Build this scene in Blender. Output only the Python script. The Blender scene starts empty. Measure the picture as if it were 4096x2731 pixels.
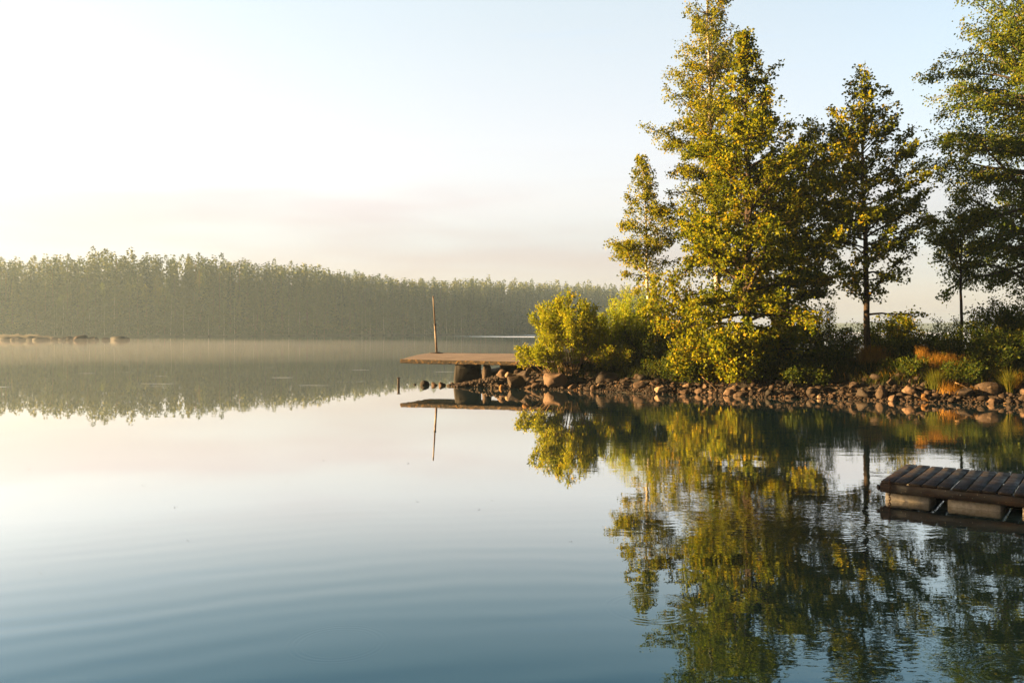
import bpy, math, random
import numpy as np
from mathutils import Vector, noise as mnoise

# ------------------------------------------------------------------ camera, world, sun, exposure
sc = bpy.context.scene
col = sc.collection
R = np.random.default_rng(11)
random.seed(5)
F, CH, HY = 830.0, 2.3, 330.5          # focal length in picture units, eye height, horizon row
rad = math.radians

cam_d = bpy.data.cameras.new('camera')
cam = bpy.data.objects.new('camera', cam_d)
col.objects.link(cam)
cam.location = (0, 0, CH)
cam.rotation_euler = (rad(90), 0, 0)
cam_d.sensor_width = 36
cam_d.lens = 36 * F / 1024
cam_d.shift_y = -(341 - HY) / 1024
cam_d.clip_start = 0.1
cam_d.clip_end = 6000
sc.camera = cam

SUN_AZ, SUN_EL = rad(-88), rad(12)       # azimuth from the view direction, negative = left
sdir = Vector((math.sin(SUN_AZ) * math.cos(SUN_EL), math.cos(SUN_AZ) * math.cos(SUN_EL), math.sin(SUN_EL)))
sun_d = bpy.data.lights.new('sun', 'SUN')
sun_d.energy = 5.0
sun_d.angle = rad(0.6)
sun_d.color = (1.0, 0.64, 0.27)
sun = bpy.data.objects.new('sun', sun_d)
sun.rotation_euler = sdir.to_track_quat('Z', 'Y').to_euler()
sun.location = (-60, 0, 40)
col.objects.link(sun)

sc.view_settings.view_transform = 'Standard'
sc.view_settings.look = 'None'
sc.view_settings.exposure = 2.65
sc.view_settings.gamma = 1
sc.cycles.use_denoising = True
sc.cycles.max_bounces = 7
sc.cycles.diffuse_bounces = 3
sc.cycles.glossy_bounces = 3
sc.cycles.transmission_bounces = 4
sc.cycles.volume_bounces = 0
sc.cycles.caustics_reflective = False
sc.cycles.caustics_refractive = False
sc.cycles.sample_clamp_indirect = 4


class NT:
    """small node-tree helper"""
    def __init__(s, tree):
        s.t = tree
        tree.nodes.clear()

    def n(s, typ, props=None, **ins):
        nd = s.t.nodes.new(typ)
        for k, v in (props or {}).items():
            setattr(nd, k, v)
        for k, v in ins.items():
            key = int(k[1:]) if k[0] == '_' and k[1:].isdigit() else k.replace('_', ' ')
            s.set(nd.inputs[key], v)
        return nd

    def set(s, sock, v):
        if isinstance(v, bpy.types.NodeSocket):
            s.t.links.new(v, sock)
        elif isinstance(v, bpy.types.Node):
            s.t.links.new(v.outputs[0], sock)
        else:
            sock.default_value = v

    def m(s, op, a, b=0.0, c=None, clamp=False):
        nd = s.t.nodes.new('ShaderNodeMath')
        nd.operation = op
        nd.use_clamp = clamp
        s.set(nd.inputs[0], a)
        s.set(nd.inputs[1], b)
        if c is not None:
            s.set(nd.inputs[2], c)
        return nd.outputs[0]

    def ramp(s, fac, stops, interp='LINEAR'):
        nd = s.t.nodes.new('ShaderNodeValToRGB')
        cr = nd.color_ramp
        cr.interpolation = interp
        while len(cr.elements) < len(stops):
            cr.elements.new(0.5)
        for e, (p, c) in zip(cr.elements, stops):
            e.position = p
            e.color = (c, c, c, 1) if isinstance(c, (int, float)) else (*c, 1)
        s.set(nd.inputs[0], fac)
        return nd.outputs[0]

    def mix(s, f, a, b, mode='MIX'):
        nd = s.t.nodes.new('ShaderNodeMix')
        nd.data_type = 'RGBA'
        nd.blend_type = mode
        s.set(nd.inputs[0], f)
        for sk, v in ((nd.inputs[6], a), (nd.inputs[7], b)):
            s.set(sk, (*v, 1) if isinstance(v, tuple) and len(v) == 3 else v)
        return nd.outputs[2]

    def maprange(s, v, a, b, c=0.0, d=1.0, smooth=True):
        nd = s.t.nodes.new('ShaderNodeMapRange')
        nd.interpolation_type = 'SMOOTHSTEP' if smooth else 'LINEAR'
        for k, x in enumerate((v, a, b, c, d)):
            s.set(nd.inputs[k], x)
        return nd.outputs[0]


# --- sky: Nishita base plus a thin bright morning veil with soft cloud streaks
world = bpy.data.worlds.new('World')
sc.world = world
world.use_nodes = True
w = NT(world.node_tree)
sky = w.n('ShaderNodeTexSky', dict(sky_type='NISHITA', sun_disc=False, sun_elevation=SUN_EL,
                                   sun_rotation=SUN_AZ, air_density=1.0, dust_density=1.5, ozone_density=1.2))
tc = w.n('ShaderNodeTexCoord')
sep = w.n('ShaderNodeSeparateXYZ', _0=tc.outputs['Generated'])
dx, dy, dz = sep.outputs
hyp = w.m('SQRT', w.m('ADD', w.m('MULTIPLY', dx, dx), w.m('MULTIPLY', dy, dy)))
sdot = w.m('DIVIDE', w.m('ADD', w.m('MULTIPLY', dx, math.sin(rad(-75))), w.m('MULTIPLY', dy, math.cos(rad(-75)))), w.m('MAXIMUM', hyp, 1e-4))
veil = w.ramp(dz, [(0.0, (.56, .50, .72)), (.03, (.34, .25, .34)), (.06, (.30, .20, .21)), (.10, (.34, .20, .17)), (.15, (.50, .26, .16)), (.22, (.58, .38, .24)),
                   (.30, (.55, .42, .26)), (.37, (.52, .45, .30)), (.45, (.20, .20, .16)), (.6, (.04, .06, .07)), (1.0, (.01, .02, .03))])
azf = w.ramp(w.m('MULTIPLY_ADD', sdot, .5, .5), [(0.0, .10), (.10, .25), (.22, .62), (.38, .80), (.52, .92), (.68, 1.0), (.78, 1.0), (1.0, .95)])
azc = w.ramp(w.m('MULTIPLY_ADD', sdot, .5, .5), [(0.0, (.62, .82, 1)), (.30, (.80, .93, 1)), (.52, (1, 1, 1)), (.72, (1, .99, .94)), (1, (1, .93, .82))])
mp = w.n('ShaderNodeMapping', Vector=tc.outputs['Generated'], Scale=(1.5, 1.5, 11.0), Rotation=(0, rad(-4), 0))
nz = w.n('ShaderNodeTexNoise', Vector=mp, Scale=1.7, Detail=3.0, Roughness=.5)
cl = w.maprange(nz.outputs[0], .34, .66)
band = w.m('MULTIPLY', w.maprange(dz, .03, .08), w.maprange(dz, .27, .14))
cloudf = w.m('MULTIPLY', w.m('MULTIPLY', cl, band), .9)
vcol = w.mix(1.0, w.mix(1.0, veil, azf, 'MULTIPLY'), azc, 'MULTIPLY')
vcol = w.mix(cloudf, vcol, w.mix(1.0, vcol, (.86, .62, .58), 'MULTIPLY'))
# pale wisp high on the right
mp2 = w.n('ShaderNodeMapping', Vector=tc.outputs['Generated'], Scale=(2.0, 2.0, 26.0), Rotation=(0, rad(9), 0), Location=(0, 0, 3))
nz2 = w.n('ShaderNodeTexNoise', Vector=mp2, Scale=1.6, Detail=2.0)
wf = w.m('MULTIPLY', w.m('MULTIPLY', w.maprange(nz2.outputs[0], .56, .70), w.maprange(dz, .24, .31)), .30)
vcol = w.mix(wf, vcol, (.42, .42, .42))
# the base sky is hazier (pinker, greyer) near the horizon and dimmer behind the camera and overhead
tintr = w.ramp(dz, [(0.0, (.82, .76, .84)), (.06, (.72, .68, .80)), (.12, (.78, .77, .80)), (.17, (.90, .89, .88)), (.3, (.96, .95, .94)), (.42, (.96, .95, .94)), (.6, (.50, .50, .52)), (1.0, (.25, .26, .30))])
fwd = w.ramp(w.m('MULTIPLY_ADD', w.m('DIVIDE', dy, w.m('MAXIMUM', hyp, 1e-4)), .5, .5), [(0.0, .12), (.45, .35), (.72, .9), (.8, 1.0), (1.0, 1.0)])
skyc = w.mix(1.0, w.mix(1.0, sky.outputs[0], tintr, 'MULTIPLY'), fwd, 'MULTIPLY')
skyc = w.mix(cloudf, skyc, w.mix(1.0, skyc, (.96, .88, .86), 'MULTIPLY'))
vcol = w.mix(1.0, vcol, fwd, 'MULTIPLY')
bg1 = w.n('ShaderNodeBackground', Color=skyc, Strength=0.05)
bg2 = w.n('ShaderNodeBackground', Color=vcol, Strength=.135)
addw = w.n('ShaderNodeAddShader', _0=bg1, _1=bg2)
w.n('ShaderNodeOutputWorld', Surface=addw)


# ------------------------------------------------------------------ helpers
def tag(o, label=None, cat=None, group=None, kind=None):
    for k, v in (('label', label), ('category', cat), ('group', group), ('kind', kind)):
        if v:
            o[k] = v
    return o


def empty(name, loc=(0, 0, 0), rz=0):
    o = bpy.data.objects.new(name, None)
    o.location = loc
    o.rotation_euler = (0, 0, rz)
    o.empty_display_size = .3
    col.objects.link(o)
    return o


def mesh_np(name, V, Fc, mat, parent=None, smooth=True, tint=None):
    V = np.asarray(V, np.float32)
    Fc = np.asarray(Fc, np.int32)
    k = Fc.shape[1]
    me = bpy.data.meshes.new(name)
    me.vertices.add(len(V))
    me.vertices.foreach_set('co', V.ravel())
    me.loops.add(Fc.size)
    me.loops.foreach_set('vertex_index', Fc.ravel())
    me.polygons.add(len(Fc))
    me.polygons.foreach_set('loop_start', np.arange(0, Fc.size, k, dtype=np.int32))
    me.polygons.foreach_set('loop_total', np.full(len(Fc), k, np.int32))
    if smooth:
        me.polygons.foreach_set('use_smooth', np.ones(len(Fc), bool))
    me.update(calc_edges=True)
    if tint is not None:
        a = me.attributes.new('tint', 'FLOAT', 'FACE')
        a.data.foreach_set('value', np.asarray(tint, np.float32))
    me.materials.append(mat)
    o = bpy.data.objects.new(name, me)
    col.objects.link(o)
    if parent:
        o.parent = parent
    return o


class MB:
    """collects uniform quads"""
    def __init__(s):
        s.V, s.F, s.n = [], [], 0

    def add(s, V, Fc):
        s.V.append(np.asarray(V, float))
        s.F.append(np.asarray(Fc, int) + s.n)
        s.n += len(V)

    def tube(s, P, rr, sides=5, cap=False):
        P = np.asarray(P, float)
        n = len(P)
        rr = np.broadcast_to(np.asarray(rr, float), (n,))
        T = np.gradient(P, axis=0)
        T /= np.linalg.norm(T, axis=1)[:, None] + 1e-9
        ref = np.array([0, 0, 1.0]) if abs(T[:, 2]).mean() < .8 else np.array([1.0, 0, 0])
        A = np.cross(T, ref)
        A /= np.linalg.norm(A, axis=1)[:, None] + 1e-9
        B = np.cross(T, A)
        th = np.linspace(0, 2 * np.pi, sides, endpoint=False)
        V = P[:, None, :] + rr[:, None, None] * (np.cos(th)[None, :, None] * A[:, None, :] + np.sin(th)[None, :, None] * B[:, None, :])
        i = np.arange(n - 1)[:, None] * sides
        j = np.arange(sides)[None, :]
        j2 = (j + 1) % sides
        Fc = np.stack([i + j, i + j2, i + sides + j2, i + sides + j], -1).reshape(-1, 4)
        V = V.reshape(-1, 3)
        if cap:
            V = np.vstack([V, P[0], P[-1]])
            m = n * sides
            e = []
            for q in range(0, sides, 2):
                a, b, c = q, (q + 1) % sides, (q + 2) % sides
                e.append([m, c, b, a])
                o_ = (n - 1) * sides
                e.append([m + 1, o_ + a, o_ + b, o_ + c])
            Fc = np.vstack([Fc, e])
        s.add(V, Fc)

    def box(s, c, size, ax=(1, 0, 0), ay=(0, 1, 0), az=(0, 0, 1), bev=0.0, jit=0.0):
        """box with chamfered long edges along ax"""
        c, ax, ay, az = (np.asarray(v, float) for v in (c, ax, ay, az))
        hx, hy, hz = np.asarray(size, float) / 2
        b = min(bev, hy * .9, hz * .9) if bev else min(hy, hz) * .04
        prof = [(-hy, -hz + b), (-hy, hz - b), (-hy + b, hz), (hy - b, hz), (hy, hz - b), (hy, -hz + b), (hy - b, -hz), (-hy + b, -hz)]
        V = []
        for sx, k in ((-hx, .0), (-hx + b, 1.), (hx - b, 1.), (hx, .0)):
            for (y, z) in prof:
                sh = 1 if k else (1 - b / max(hy, 1e-6))
                sz = 1 if k else (1 - b / max(hz, 1e-6))
                V.append(c + ax * sx + ay * y * sh + az * z * sz + R.normal(0, jit, 3) * (jit > 0))
        Fc = []
        for r in range(3):
            for j in range(8):
                Fc.append([r * 8 + j, (r + 1) * 8 + j, (r + 1) * 8 + (j + 1) % 8, r * 8 + (j + 1) % 8])
        for o_, fl in ((0, 1), (24, 0)):
            for q in ((0, 1, 2, 3), (0, 3, 4, 7), (4, 5, 6, 7)):
                q = [o_ + t for t in (q if fl else q[::-1])]
                Fc.append(q)
        s.add(V, Fc)

    def build(s, name, mat, parent=None, smooth=True, tint=None):
        return mesh_np(name, np.vstack(s.V), np.vstack(s.F), mat, parent, smooth, tint)


def px(p, D):
    return (p - 512) / F * D


def pz(y, D):
    return CH - (y - HY) / F * D


# ------------------------------------------------------------------ materials
def material(name):
    m = bpy.data.materials.new(name)
    m.use_nodes = True
    return m, NT(m.node_tree)


def out(t, sh, **kw):
    t.n('ShaderNodeOutputMaterial', Surface=sh, **kw)


def leaf_mat(name, cols, trans=.50, rough=.6, spec=.12, vary=0.0):
    m, t = material(name)
    at = t.n('ShaderNodeAttribute', dict(attribute_name='tint'))
    fac = at.outputs['Fac']
    if vary:
        oi = t.n('ShaderNodeObjectInfo')
        fac = t.m('ADD', fac, t.m('MULTIPLY_ADD', oi.outputs['Random'], vary, -vary / 2), clamp=True)
    c = t.ramp(fac, [(i / (len(cols) - 1), cc) for i, cc in enumerate(cols)])
    p = t.n('ShaderNodeBsdfPrincipled', Base_Color=c, Roughness=rough, Specular_IOR_Level=spec)
    tr = t.n('ShaderNodeBsdfTranslucent', Color=t.mix(1.0, c, (1.15, 1.1, .55), 'MULTIPLY'))
    out(t, t.n('ShaderNodeMixShader', _0=trans, _1=p, _2=tr))
    return m


def bark_mat(name, c1, c2, scale=(6, 6, 1.5), bands=None, bump=.02):
    m, t = material(name)
    g = t.n('ShaderNodeTexCoord')
    mp = t.n('ShaderNodeMapping', Vector=g.outputs['Object'], Scale=scale)
    nz = t.n('ShaderNodeTexNoise', Vector=mp, Scale=2.0, Detail=5.0, Roughness=.65)
    c = t.mix(t.maprange(nz.outputs[0], .35, .65), c1, c2)
    if bands:
        mp2 = t.n('ShaderNodeMapping', Vector=g.outputs['Object'], Scale=(3, 3, 14))
        n2 = t.n('ShaderNodeTexNoise', Vector=mp2, Scale=1.0, Detail=3.0)
        c = t.mix(t.maprange(n2.outputs[0], .58, .64), c, bands)
    b = t.n('ShaderNodeBump', Height=nz.outputs[0], Distance=bump, Strength=.8)
    out(t, t.n('ShaderNodeBsdfPrincipled', Base_Color=c, Roughness=.85, Specular_IOR_Level=.2, Normal=b))
    return m


def stone_mat(name, c1, c2, lich=None, scale=3.0):
    m, t = material(name)
    g = t.n('ShaderNodeTexCoord')
    oi = t.n('ShaderNodeObjectInfo')
    v = t.n('ShaderNodeVectorMath', dict(operation='ADD'), _0=g.outputs['Object'], _1=oi.outputs['Location'])
    n1 = t.n('ShaderNodeTexNoise', Vector=v, Scale=scale, Detail=6.0, Roughness=.62)
    n2 = t.n('ShaderNodeTexNoise', Vector=v, Scale=scale * 9, Detail=4.0, Roughness=.7)
    f = t.m('MULTIPLY_ADD', n2.outputs[0], .45, t.m('MULTIPLY_ADD', n1.outputs[0], .9, -.18))
    f = t.m('ADD', f, t.m('MULTIPLY_ADD', oi.outputs['Random'], .5, -.25), clamp=True)
    c = t.ramp(f, [(.25, c1), (.75, c2)])
    if lich:
        vo = t.n('ShaderNodeTexNoise', Vector=v, Scale=scale * 2.3, Detail=3.0)
        c = t.mix(t.maprange(vo.outputs[0], .60, .68), c, lich)
    b = t.n('ShaderNodeBump', Height=t.m('MULTIPLY_ADD', n2.outputs[0], .35, n1.outputs[0]), Distance=.06, Strength=.7)
    out(t, t.n('ShaderNodeBsdfPrincipled', Base_Color=c, Roughness=.82, Specular_IOR_Level=.3, Normal=b))
    return m


M = {}
M['alder_leaf'] = leaf_mat('alder leaf', [(.030, .055, .005), (.115, .150, .006), (.29, .285, .009), (.46, .29, .012)])
M['birch_leaf'] = leaf_mat('birch leaf', [(.045, .074, .009), (.135, .160, .010), (.29, .28, .014), (.44, .29, .02)])
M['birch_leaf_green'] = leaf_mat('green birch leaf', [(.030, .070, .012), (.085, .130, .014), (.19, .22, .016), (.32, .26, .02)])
M['willow_leaf'] = leaf_mat('willow leaf', [(.09, .14, .008), (.19, .23, .010), (.33, .34, .014), (.46, .36, .02)], trans=.52)
M['fine_leaf'] = leaf_mat('fine leaf', [(.12, .20, .008), (.22, .29, .010), (.32, .35, .012), (.40, .36, .016)], trans=.5)
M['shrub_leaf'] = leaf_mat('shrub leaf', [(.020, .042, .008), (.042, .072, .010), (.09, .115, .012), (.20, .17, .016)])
M['grass_green'] = leaf_mat('green grass', [(.04, .06, .008), (.08, .10, .012), (.16, .16, .016), (.26, .17, .03)], trans=.4)
M['grass_dark'] = leaf_mat('dull bank grass', [(.012, .020, .005), (.025, .036, .007), (.05, .06, .01), (.12, .09, .02)], trans=.3)
M['grass_dry'] = leaf_mat('dry grass', [(.12, .055, .012), (.24, .12, .016), (.36, .19, .025), (.42, .26, .05)], trans=.35)
M['litter'] = leaf_mat('leaf litter', [(.05, .022, .010), (.09, .04, .016), (.16, .08, .03), (.05, .035, .02)], trans=.1)
M['alder_bark'] = bark_mat('alder bark', (.016, .011, .008), (.060, .040, .028))
M['birch_bark'] = bark_mat('birch bark', (.55, .50, .44), (.36, .31, .26), bands=(.06, .05, .04))
M['limb_bark'] = bark_mat('birch limb bark', (.06, .045, .035), (.20, .155, .12))
M['twig'] = bark_mat('willow stem', (.16, .10, .05), (.26, .17, .09))
M['pine_bark'] = bark_mat('pine bark', (.10, .06, .04), (.22, .13, .08), scale=(1, 1, .3))
M['pine_needle'] = leaf_mat('pine needles', [(.04, .070, .020), (.07, .110, .026), (.13, .165, .030), (.22, .20, .03)], trans=.15, vary=.9)
M['spruce_needle'] = leaf_mat('spruce needles', [(.014, .036, .015), (.035, .072, .024), (.085, .125, .030), (.17, .18, .034)], trans=.12, vary=.9)
M['far_birch_leaf'] = leaf_mat('far birch leaf', [(.06, .10, .02), (.09, .14, .03), (.12, .17, .035), (.15, .18, .04)], trans=.35)
M['stone'] = stone_mat('shore stone', (.022, .014, .010), (.105, .066, .043), scale=2.2)
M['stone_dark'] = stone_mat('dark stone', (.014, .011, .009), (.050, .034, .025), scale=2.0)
M['stone_black'] = stone_mat('near black concrete', (.008, .006, .005), (.035, .025, .019), scale=2.0)  # very dark, even tone for the pier's support walls
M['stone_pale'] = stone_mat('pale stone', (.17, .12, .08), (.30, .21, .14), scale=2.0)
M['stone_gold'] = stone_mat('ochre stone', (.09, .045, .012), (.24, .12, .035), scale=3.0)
M['boulder'] = stone_mat('boulder', (.040, .026, .017), (.15, .095, .062), lich=(.20, .145, .10), scale=1.5)
M['far_stone'] = stone_mat('far stone', (.012, .011, .011), (.045, .040, .036), scale=.8)

# concrete
m, t = material('weathered concrete')
g = t.n('ShaderNodeNewGeometry')
n1 = t.n('ShaderNodeTexNoise', Vector=g.outputs['Position'], Scale=.9, Detail=7.0, Roughness=.65)
n2 = t.n('ShaderNodeTexNoise', Vector=g.outputs['Position'], Scale=14.0, Detail=4.0)
c = t.ramp(t.m('MULTIPLY_ADD', n2.outputs[0], .4, t.m('MULTIPLY', n1.outputs[0], .7)), [(.3, (.075, .05, .036)), (.52, (.14, .098, .07)), (.72, (.22, .16, .12))])
b = t.n('ShaderNodeBump', Height=n2.outputs[0], Distance=.02, Strength=.6)
out(t, t.n('ShaderNodeBsdfPrincipled', Base_Color=c, Roughness=.85, Normal=b))
M['concrete'] = m
m, t = material('mossy concrete edge')
g = t.n('ShaderNodeNewGeometry')
n1 = t.n('ShaderNodeTexNoise', Vector=g.outputs['Position'], Scale=7.0, Detail=7.0, Roughness=.7)
n2 = t.n('ShaderNodeTexNoise', Vector=g.outputs['Position'], Scale=22.0, Detail=3.0)
c = t.ramp(n1.outputs[0], [(.44, (.014, .009, .005)), (.54, (.05, .028, .010)), (.62, (.20, .11, .03)), (.70, (.34, .20, .06))])
b = t.n('ShaderNodeBump', Height=t.m('ADD', n1.outputs[0], t.m('MULTIPLY', n2.outputs[0], .4)), Distance=.12, Strength=1.0)
out(t, t.n('ShaderNodeBsdfPrincipled', Base_Color=c, Roughness=.9, Normal=b))
M['concrete_edge'] = m

# old dock wood
def wood_mat(name, c1, c2, c3):
    m, t = material(name)
    g = t.n('ShaderNodeTexCoord')
    oi = t.n('ShaderNodeObjectInfo')
    v = t.n('ShaderNodeVectorMath', dict(operation='ADD'), _0=g.outputs['Object'], _1=t.n('ShaderNodeCombineXYZ', X=t.m('MULTIPLY', oi.outputs['Random'], 17.0)))
    mp = t.n('ShaderNodeMapping', Vector=v, Scale=(1.2, 22, 22))
    n1 = t.n('ShaderNodeTexNoise', Vector=mp, Scale=2.0, Detail=6.0, Roughness=.6)
    n2 = t.n('ShaderNodeTexNoise', Vector=v, Scale=4.0, Detail=4.0)
    f = t.m('ADD', t.m('MULTIPLY', n1.outputs[0], .6), t.m('MULTIPLY_ADD', n2.outputs[0], .5, t.m('MULTIPLY_ADD', oi.outputs['Random'], .12, -.1)))
    c = t.ramp(f, [(.36, c1), (.52, c2), (.70, c3)])
    sp = t.n('ShaderNodeTexNoise', Vector=v, Scale=38.0, Detail=2.0)
    c = t.mix(t.m('MULTIPLY', t.maprange(sp.outputs[0], .66, .72), .6), c, (.34, .27, .19))
    b = t.n('ShaderNodeBump', Height=n1.outputs[0], Distance=.006, Strength=.8)
    rg = t.maprange(n2.outputs[0], .35, .65, .45, .8)
    out(t, t.n('ShaderNodeBsdfPrincipled', Base_Color=c, Roughness=rg, Normal=b))
    return m
M['plank'] = wood_mat('dark dock plank', (.009, .006, .005), (.022, .014, .010), (.050, .030, .021))
M['beam'] = wood_mat('dock beam', (.007, .004, .003), (.018, .008, .005), (.055, .023, .011))

def plain_mat(name, c1, c2, scale, rough, metal=0.0, bump=.0):
    m, t = material(name)
    g = t.n('ShaderNodeTexCoord')
    n1 = t.n('ShaderNodeTexNoise', Vector=g.outputs['Object'], Scale=scale, Detail=5.0, Roughness=.6)
    kw = {}
    if bump:
        kw['Normal'] = t.n('ShaderNodeBump', Height=n1.outputs[0], Distance=bump, Strength=.7)
    out(t, t.n('ShaderNodeBsdfPrincipled', Base_Color=t.mix(t.maprange(n1.outputs[0], .35, .65), c1, c2), Roughness=rough, Metallic=metal, **kw))
    return m
M['foam'] = plain_mat('white foam float', (.44, .385, .30), (.62, .55, .46), 26.0, .8, bump=.006)
M['rust'] = plain_mat('rusty chain', (.030, .015, .009), (.10, .045, .02), 40.0, .75, .3)
M['pole'] = plain_mat('old pole', (.09, .06, .04), (.20, .14, .095), 6.0, .55)
M['iron'] = plain_mat('dark iron post', (.025, .018, .015), (.07, .045, .035), 20.0, .6)
M['deep'] = plain_mat('dark foam underside', (.02, .015, .012), (.04, .03, .02), 5.0, .9)

# ground
m, t = material('bank soil')
g = t.n('ShaderNodeNewGeometry')
n1 = t.n('ShaderNodeTexNoise', Vector=g.outputs['Position'], Scale=1.3, Detail=7.0, Roughness=.65)
n2 = t.n('ShaderNodeTexNoise', Vector=g.outputs['Position'], Scale=16.0, Detail=4.0)
c = t.ramp(t.m('MULTIPLY_ADD', n2.outputs[0], .5, t.m('MULTIPLY', n1.outputs[0], .5)), [(.35, (.006, .005, .004)), (.5, (.018, .013, .008)), (.68, (.05, .032, .015))])
b = t.n('ShaderNodeBump', Height=n2.outputs[0], Distance=.06, Strength=1.0)
out(t, t.n('ShaderNodeBsdfPrincipled', Base_Color=c, Roughness=.95, Normal=b))
M['soil'] = m
m, t = material('far bank')
g = t.n('ShaderNodeNewGeometry')
n1 = t.n('ShaderNodeTexNoise', Vector=g.outputs['Position'], Scale=.15, Detail=6.0, Roughness=.65)
c = t.ramp(n1.outputs[0], [(.35, (.03, .032, .015)), (.5, (.06, .06, .03)), (.65, (.15, .12, .07))])
out(t, t.n('ShaderNodeBsdfPrincipled', Base_Color=c, Roughness=.95))
M['far_ground'] = m
m, t = material('wooded hillside')
g = t.n('ShaderNodeNewGeometry')
n1 = t.n('ShaderNodeTexNoise', Vector=g.outputs['Position'], Scale=.05, Detail=6.0, Roughness=.7)
c = t.ramp(n1.outputs[0], [(.3, (.015, .03, .012)), (.7, (.05, .07, .025))])
out(t, t.n('ShaderNodeBsdfPrincipled', Base_Color=c, Roughness=1.0))
M['hill'] = m

# water: dark lake, mirror reflection by fresnel, real ripple heights (metres) as bump
m, t = material('lake water')
g = t.n('ShaderNodeNewGeometry')
sp = t.n('ShaderNodeSeparateXYZ', _0=g.outputs['Position'])
X, Y = sp.outputs[0], sp.outputs[1]

def dist(cx, cy):
    ax = t.m('SUBTRACT', X, cx)
    ay = t.m('SUBTRACT', Y, cy)
    return t.m('SQRT', t.m('ADD', t.m('MULTIPLY', ax, ax), t.m('MULTIPLY', ay, ay)))

# long swell rings spreading from the shore by the camera
wob = t.n('ShaderNodeTexNoise', Vector=g.outputs['Position'], Scale=.35, Detail=2.0)
r0 = t.m('ADD', dist(1.2, -2.5), t.m('MULTIPLY', wob.outputs[0], .9))
brk = t.n('ShaderNodeTexNoise', Vector=t.n('ShaderNodeMapping', Vector=g.outputs['Position'], Scale=(.35, .9, 1)), Scale=1.0, Detail=2.0)
env0 = t.m('MULTIPLY', t.m('MULTIPLY', t.maprange(r0, 15.5, 8.0), t.maprange(X, 3.2, -0.5)), t.maprange(brk.outputs[0], .30, .62, .35, 1.2))
amp0 = t.m('MULTIPLY', t.maprange(wob.outputs[0], .3, .7, .5, 1.1), .00050)
h = t.m('MULTIPLY', t.m('MULTIPLY', t.m('SINE', t.m('MULTIPLY', r0, 15.0)), env0), amp0)
h = t.m('MULTIPLY_ADD', t.m('MULTIPLY', t.m('SINE', t.m('MULTIPLY', r0, 9.1)), env0), .0003, h)
# insect rings
for cx, cy, rr, a, wl in ((-1.28, 6.12, .34, .00016, .045), (1.15, 6.9, .36, .00012, .06), (3.4, 5.5, .34, .00016, .05), (3.5, 9.3, .6, .00022, .09)):
    d_ = dist(cx, cy)
    e_ = t.m('MULTIPLY', t.maprange(d_, rr * .62, rr * .95), t.maprange(d_, rr * 1.25, rr))
    h = t.m('MULTIPLY_ADD', t.m('SINE', t.m('MULTIPLY', d_, 2 * math.pi / wl)), t.m('MULTIPLY', e_, a), h)
# patches of breeze
pn = t.n('ShaderNodeTexNoise', Vector=t.n('ShaderNodeMapping', Vector=g.outputs['Position'], Scale=(.10, .28, 1)), Scale=1.0, Detail=3.0)
patch = t.maprange(pn.outputs[0], .42, .62)
right = t.maprange(X, .3, 3.4)
n_s = t.n('ShaderNodeTexNoise', Vector=t.n('ShaderNodeMapping', Vector=g.outputs['Position'], Scale=(.55, 1.0, 1)), Scale=2.6, Detail=3.0, Roughness=.5)
n_f = t.n('ShaderNodeTexNoise', Vector=t.n('ShaderNodeMapping', Vector=g.outputs['Position'], Scale=(.6, 1.0, 1)), Scale=11.0, Detail=2.0)
nearf = t.maprange(Y, 34.0, 6.0, .25, 1.0)
a_s = t.m('MULTIPLY', t.m('MULTIPLY_ADD', right, .0040, .0006), t.m('MULTIPLY_ADD', patch, .7, .3))
a_f = t.m('MULTIPLY', t.m('MULTIPLY', right, nearf), t.m('MULTIPLY_ADD', patch, .0013, .0004))
h = t.m('MULTIPLY_ADD', n_s.outputs[0], a_s, h)
h = t.m('MULTIPLY_ADD', n_f.outputs[0], a_f, h)
# far open water: gentle chop
n_l = t.n('ShaderNodeTexNoise', Vector=t.n('ShaderNodeMapping', Vector=g.outputs['Position'], Scale=(.3, 1.0, 1)), Scale=.9, Detail=3.0)
farf = t.maprange(Y, 28.0, 90.0)
h = t.m('MULTIPLY_ADD', n_l.outputs[0], t.m('MULTIPLY_ADD', farf, .006, .0006), h)
bmp = t.n('ShaderNodeBump', Height=h, Distance=1.0, Strength=1.0)
# wind-ruffled bands
ratio = t.m('DIVIDE', X, t.m('MAXIMUM', Y, 1.0))
edge = t.n('ShaderNodeTexNoise', Vector=t.n('ShaderNodeMapping', Vector=g.outputs['Position'], Scale=(.02, .05, 1)), Scale=1.0, Detail=4.0)
Yw = t.m('ADD', Y, t.m('MULTIPLY_ADD', edge.outputs[0], 30.0, -15.0))
b1 = t.m('MULTIPLY', t.m('MULTIPLY', t.maprange(Yw, 285, 300), t.maprange(Yw, 372, 350)), t.maprange(t.m('ADD', ratio, t.m('MULTIPLY_ADD', Yw, .0012, -.40)), -.10, .02))
b2 = t.m('MULTIPLY', t.maprange(Yw, 405, 430), t.maprange(ratio, -.03, .05))
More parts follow.
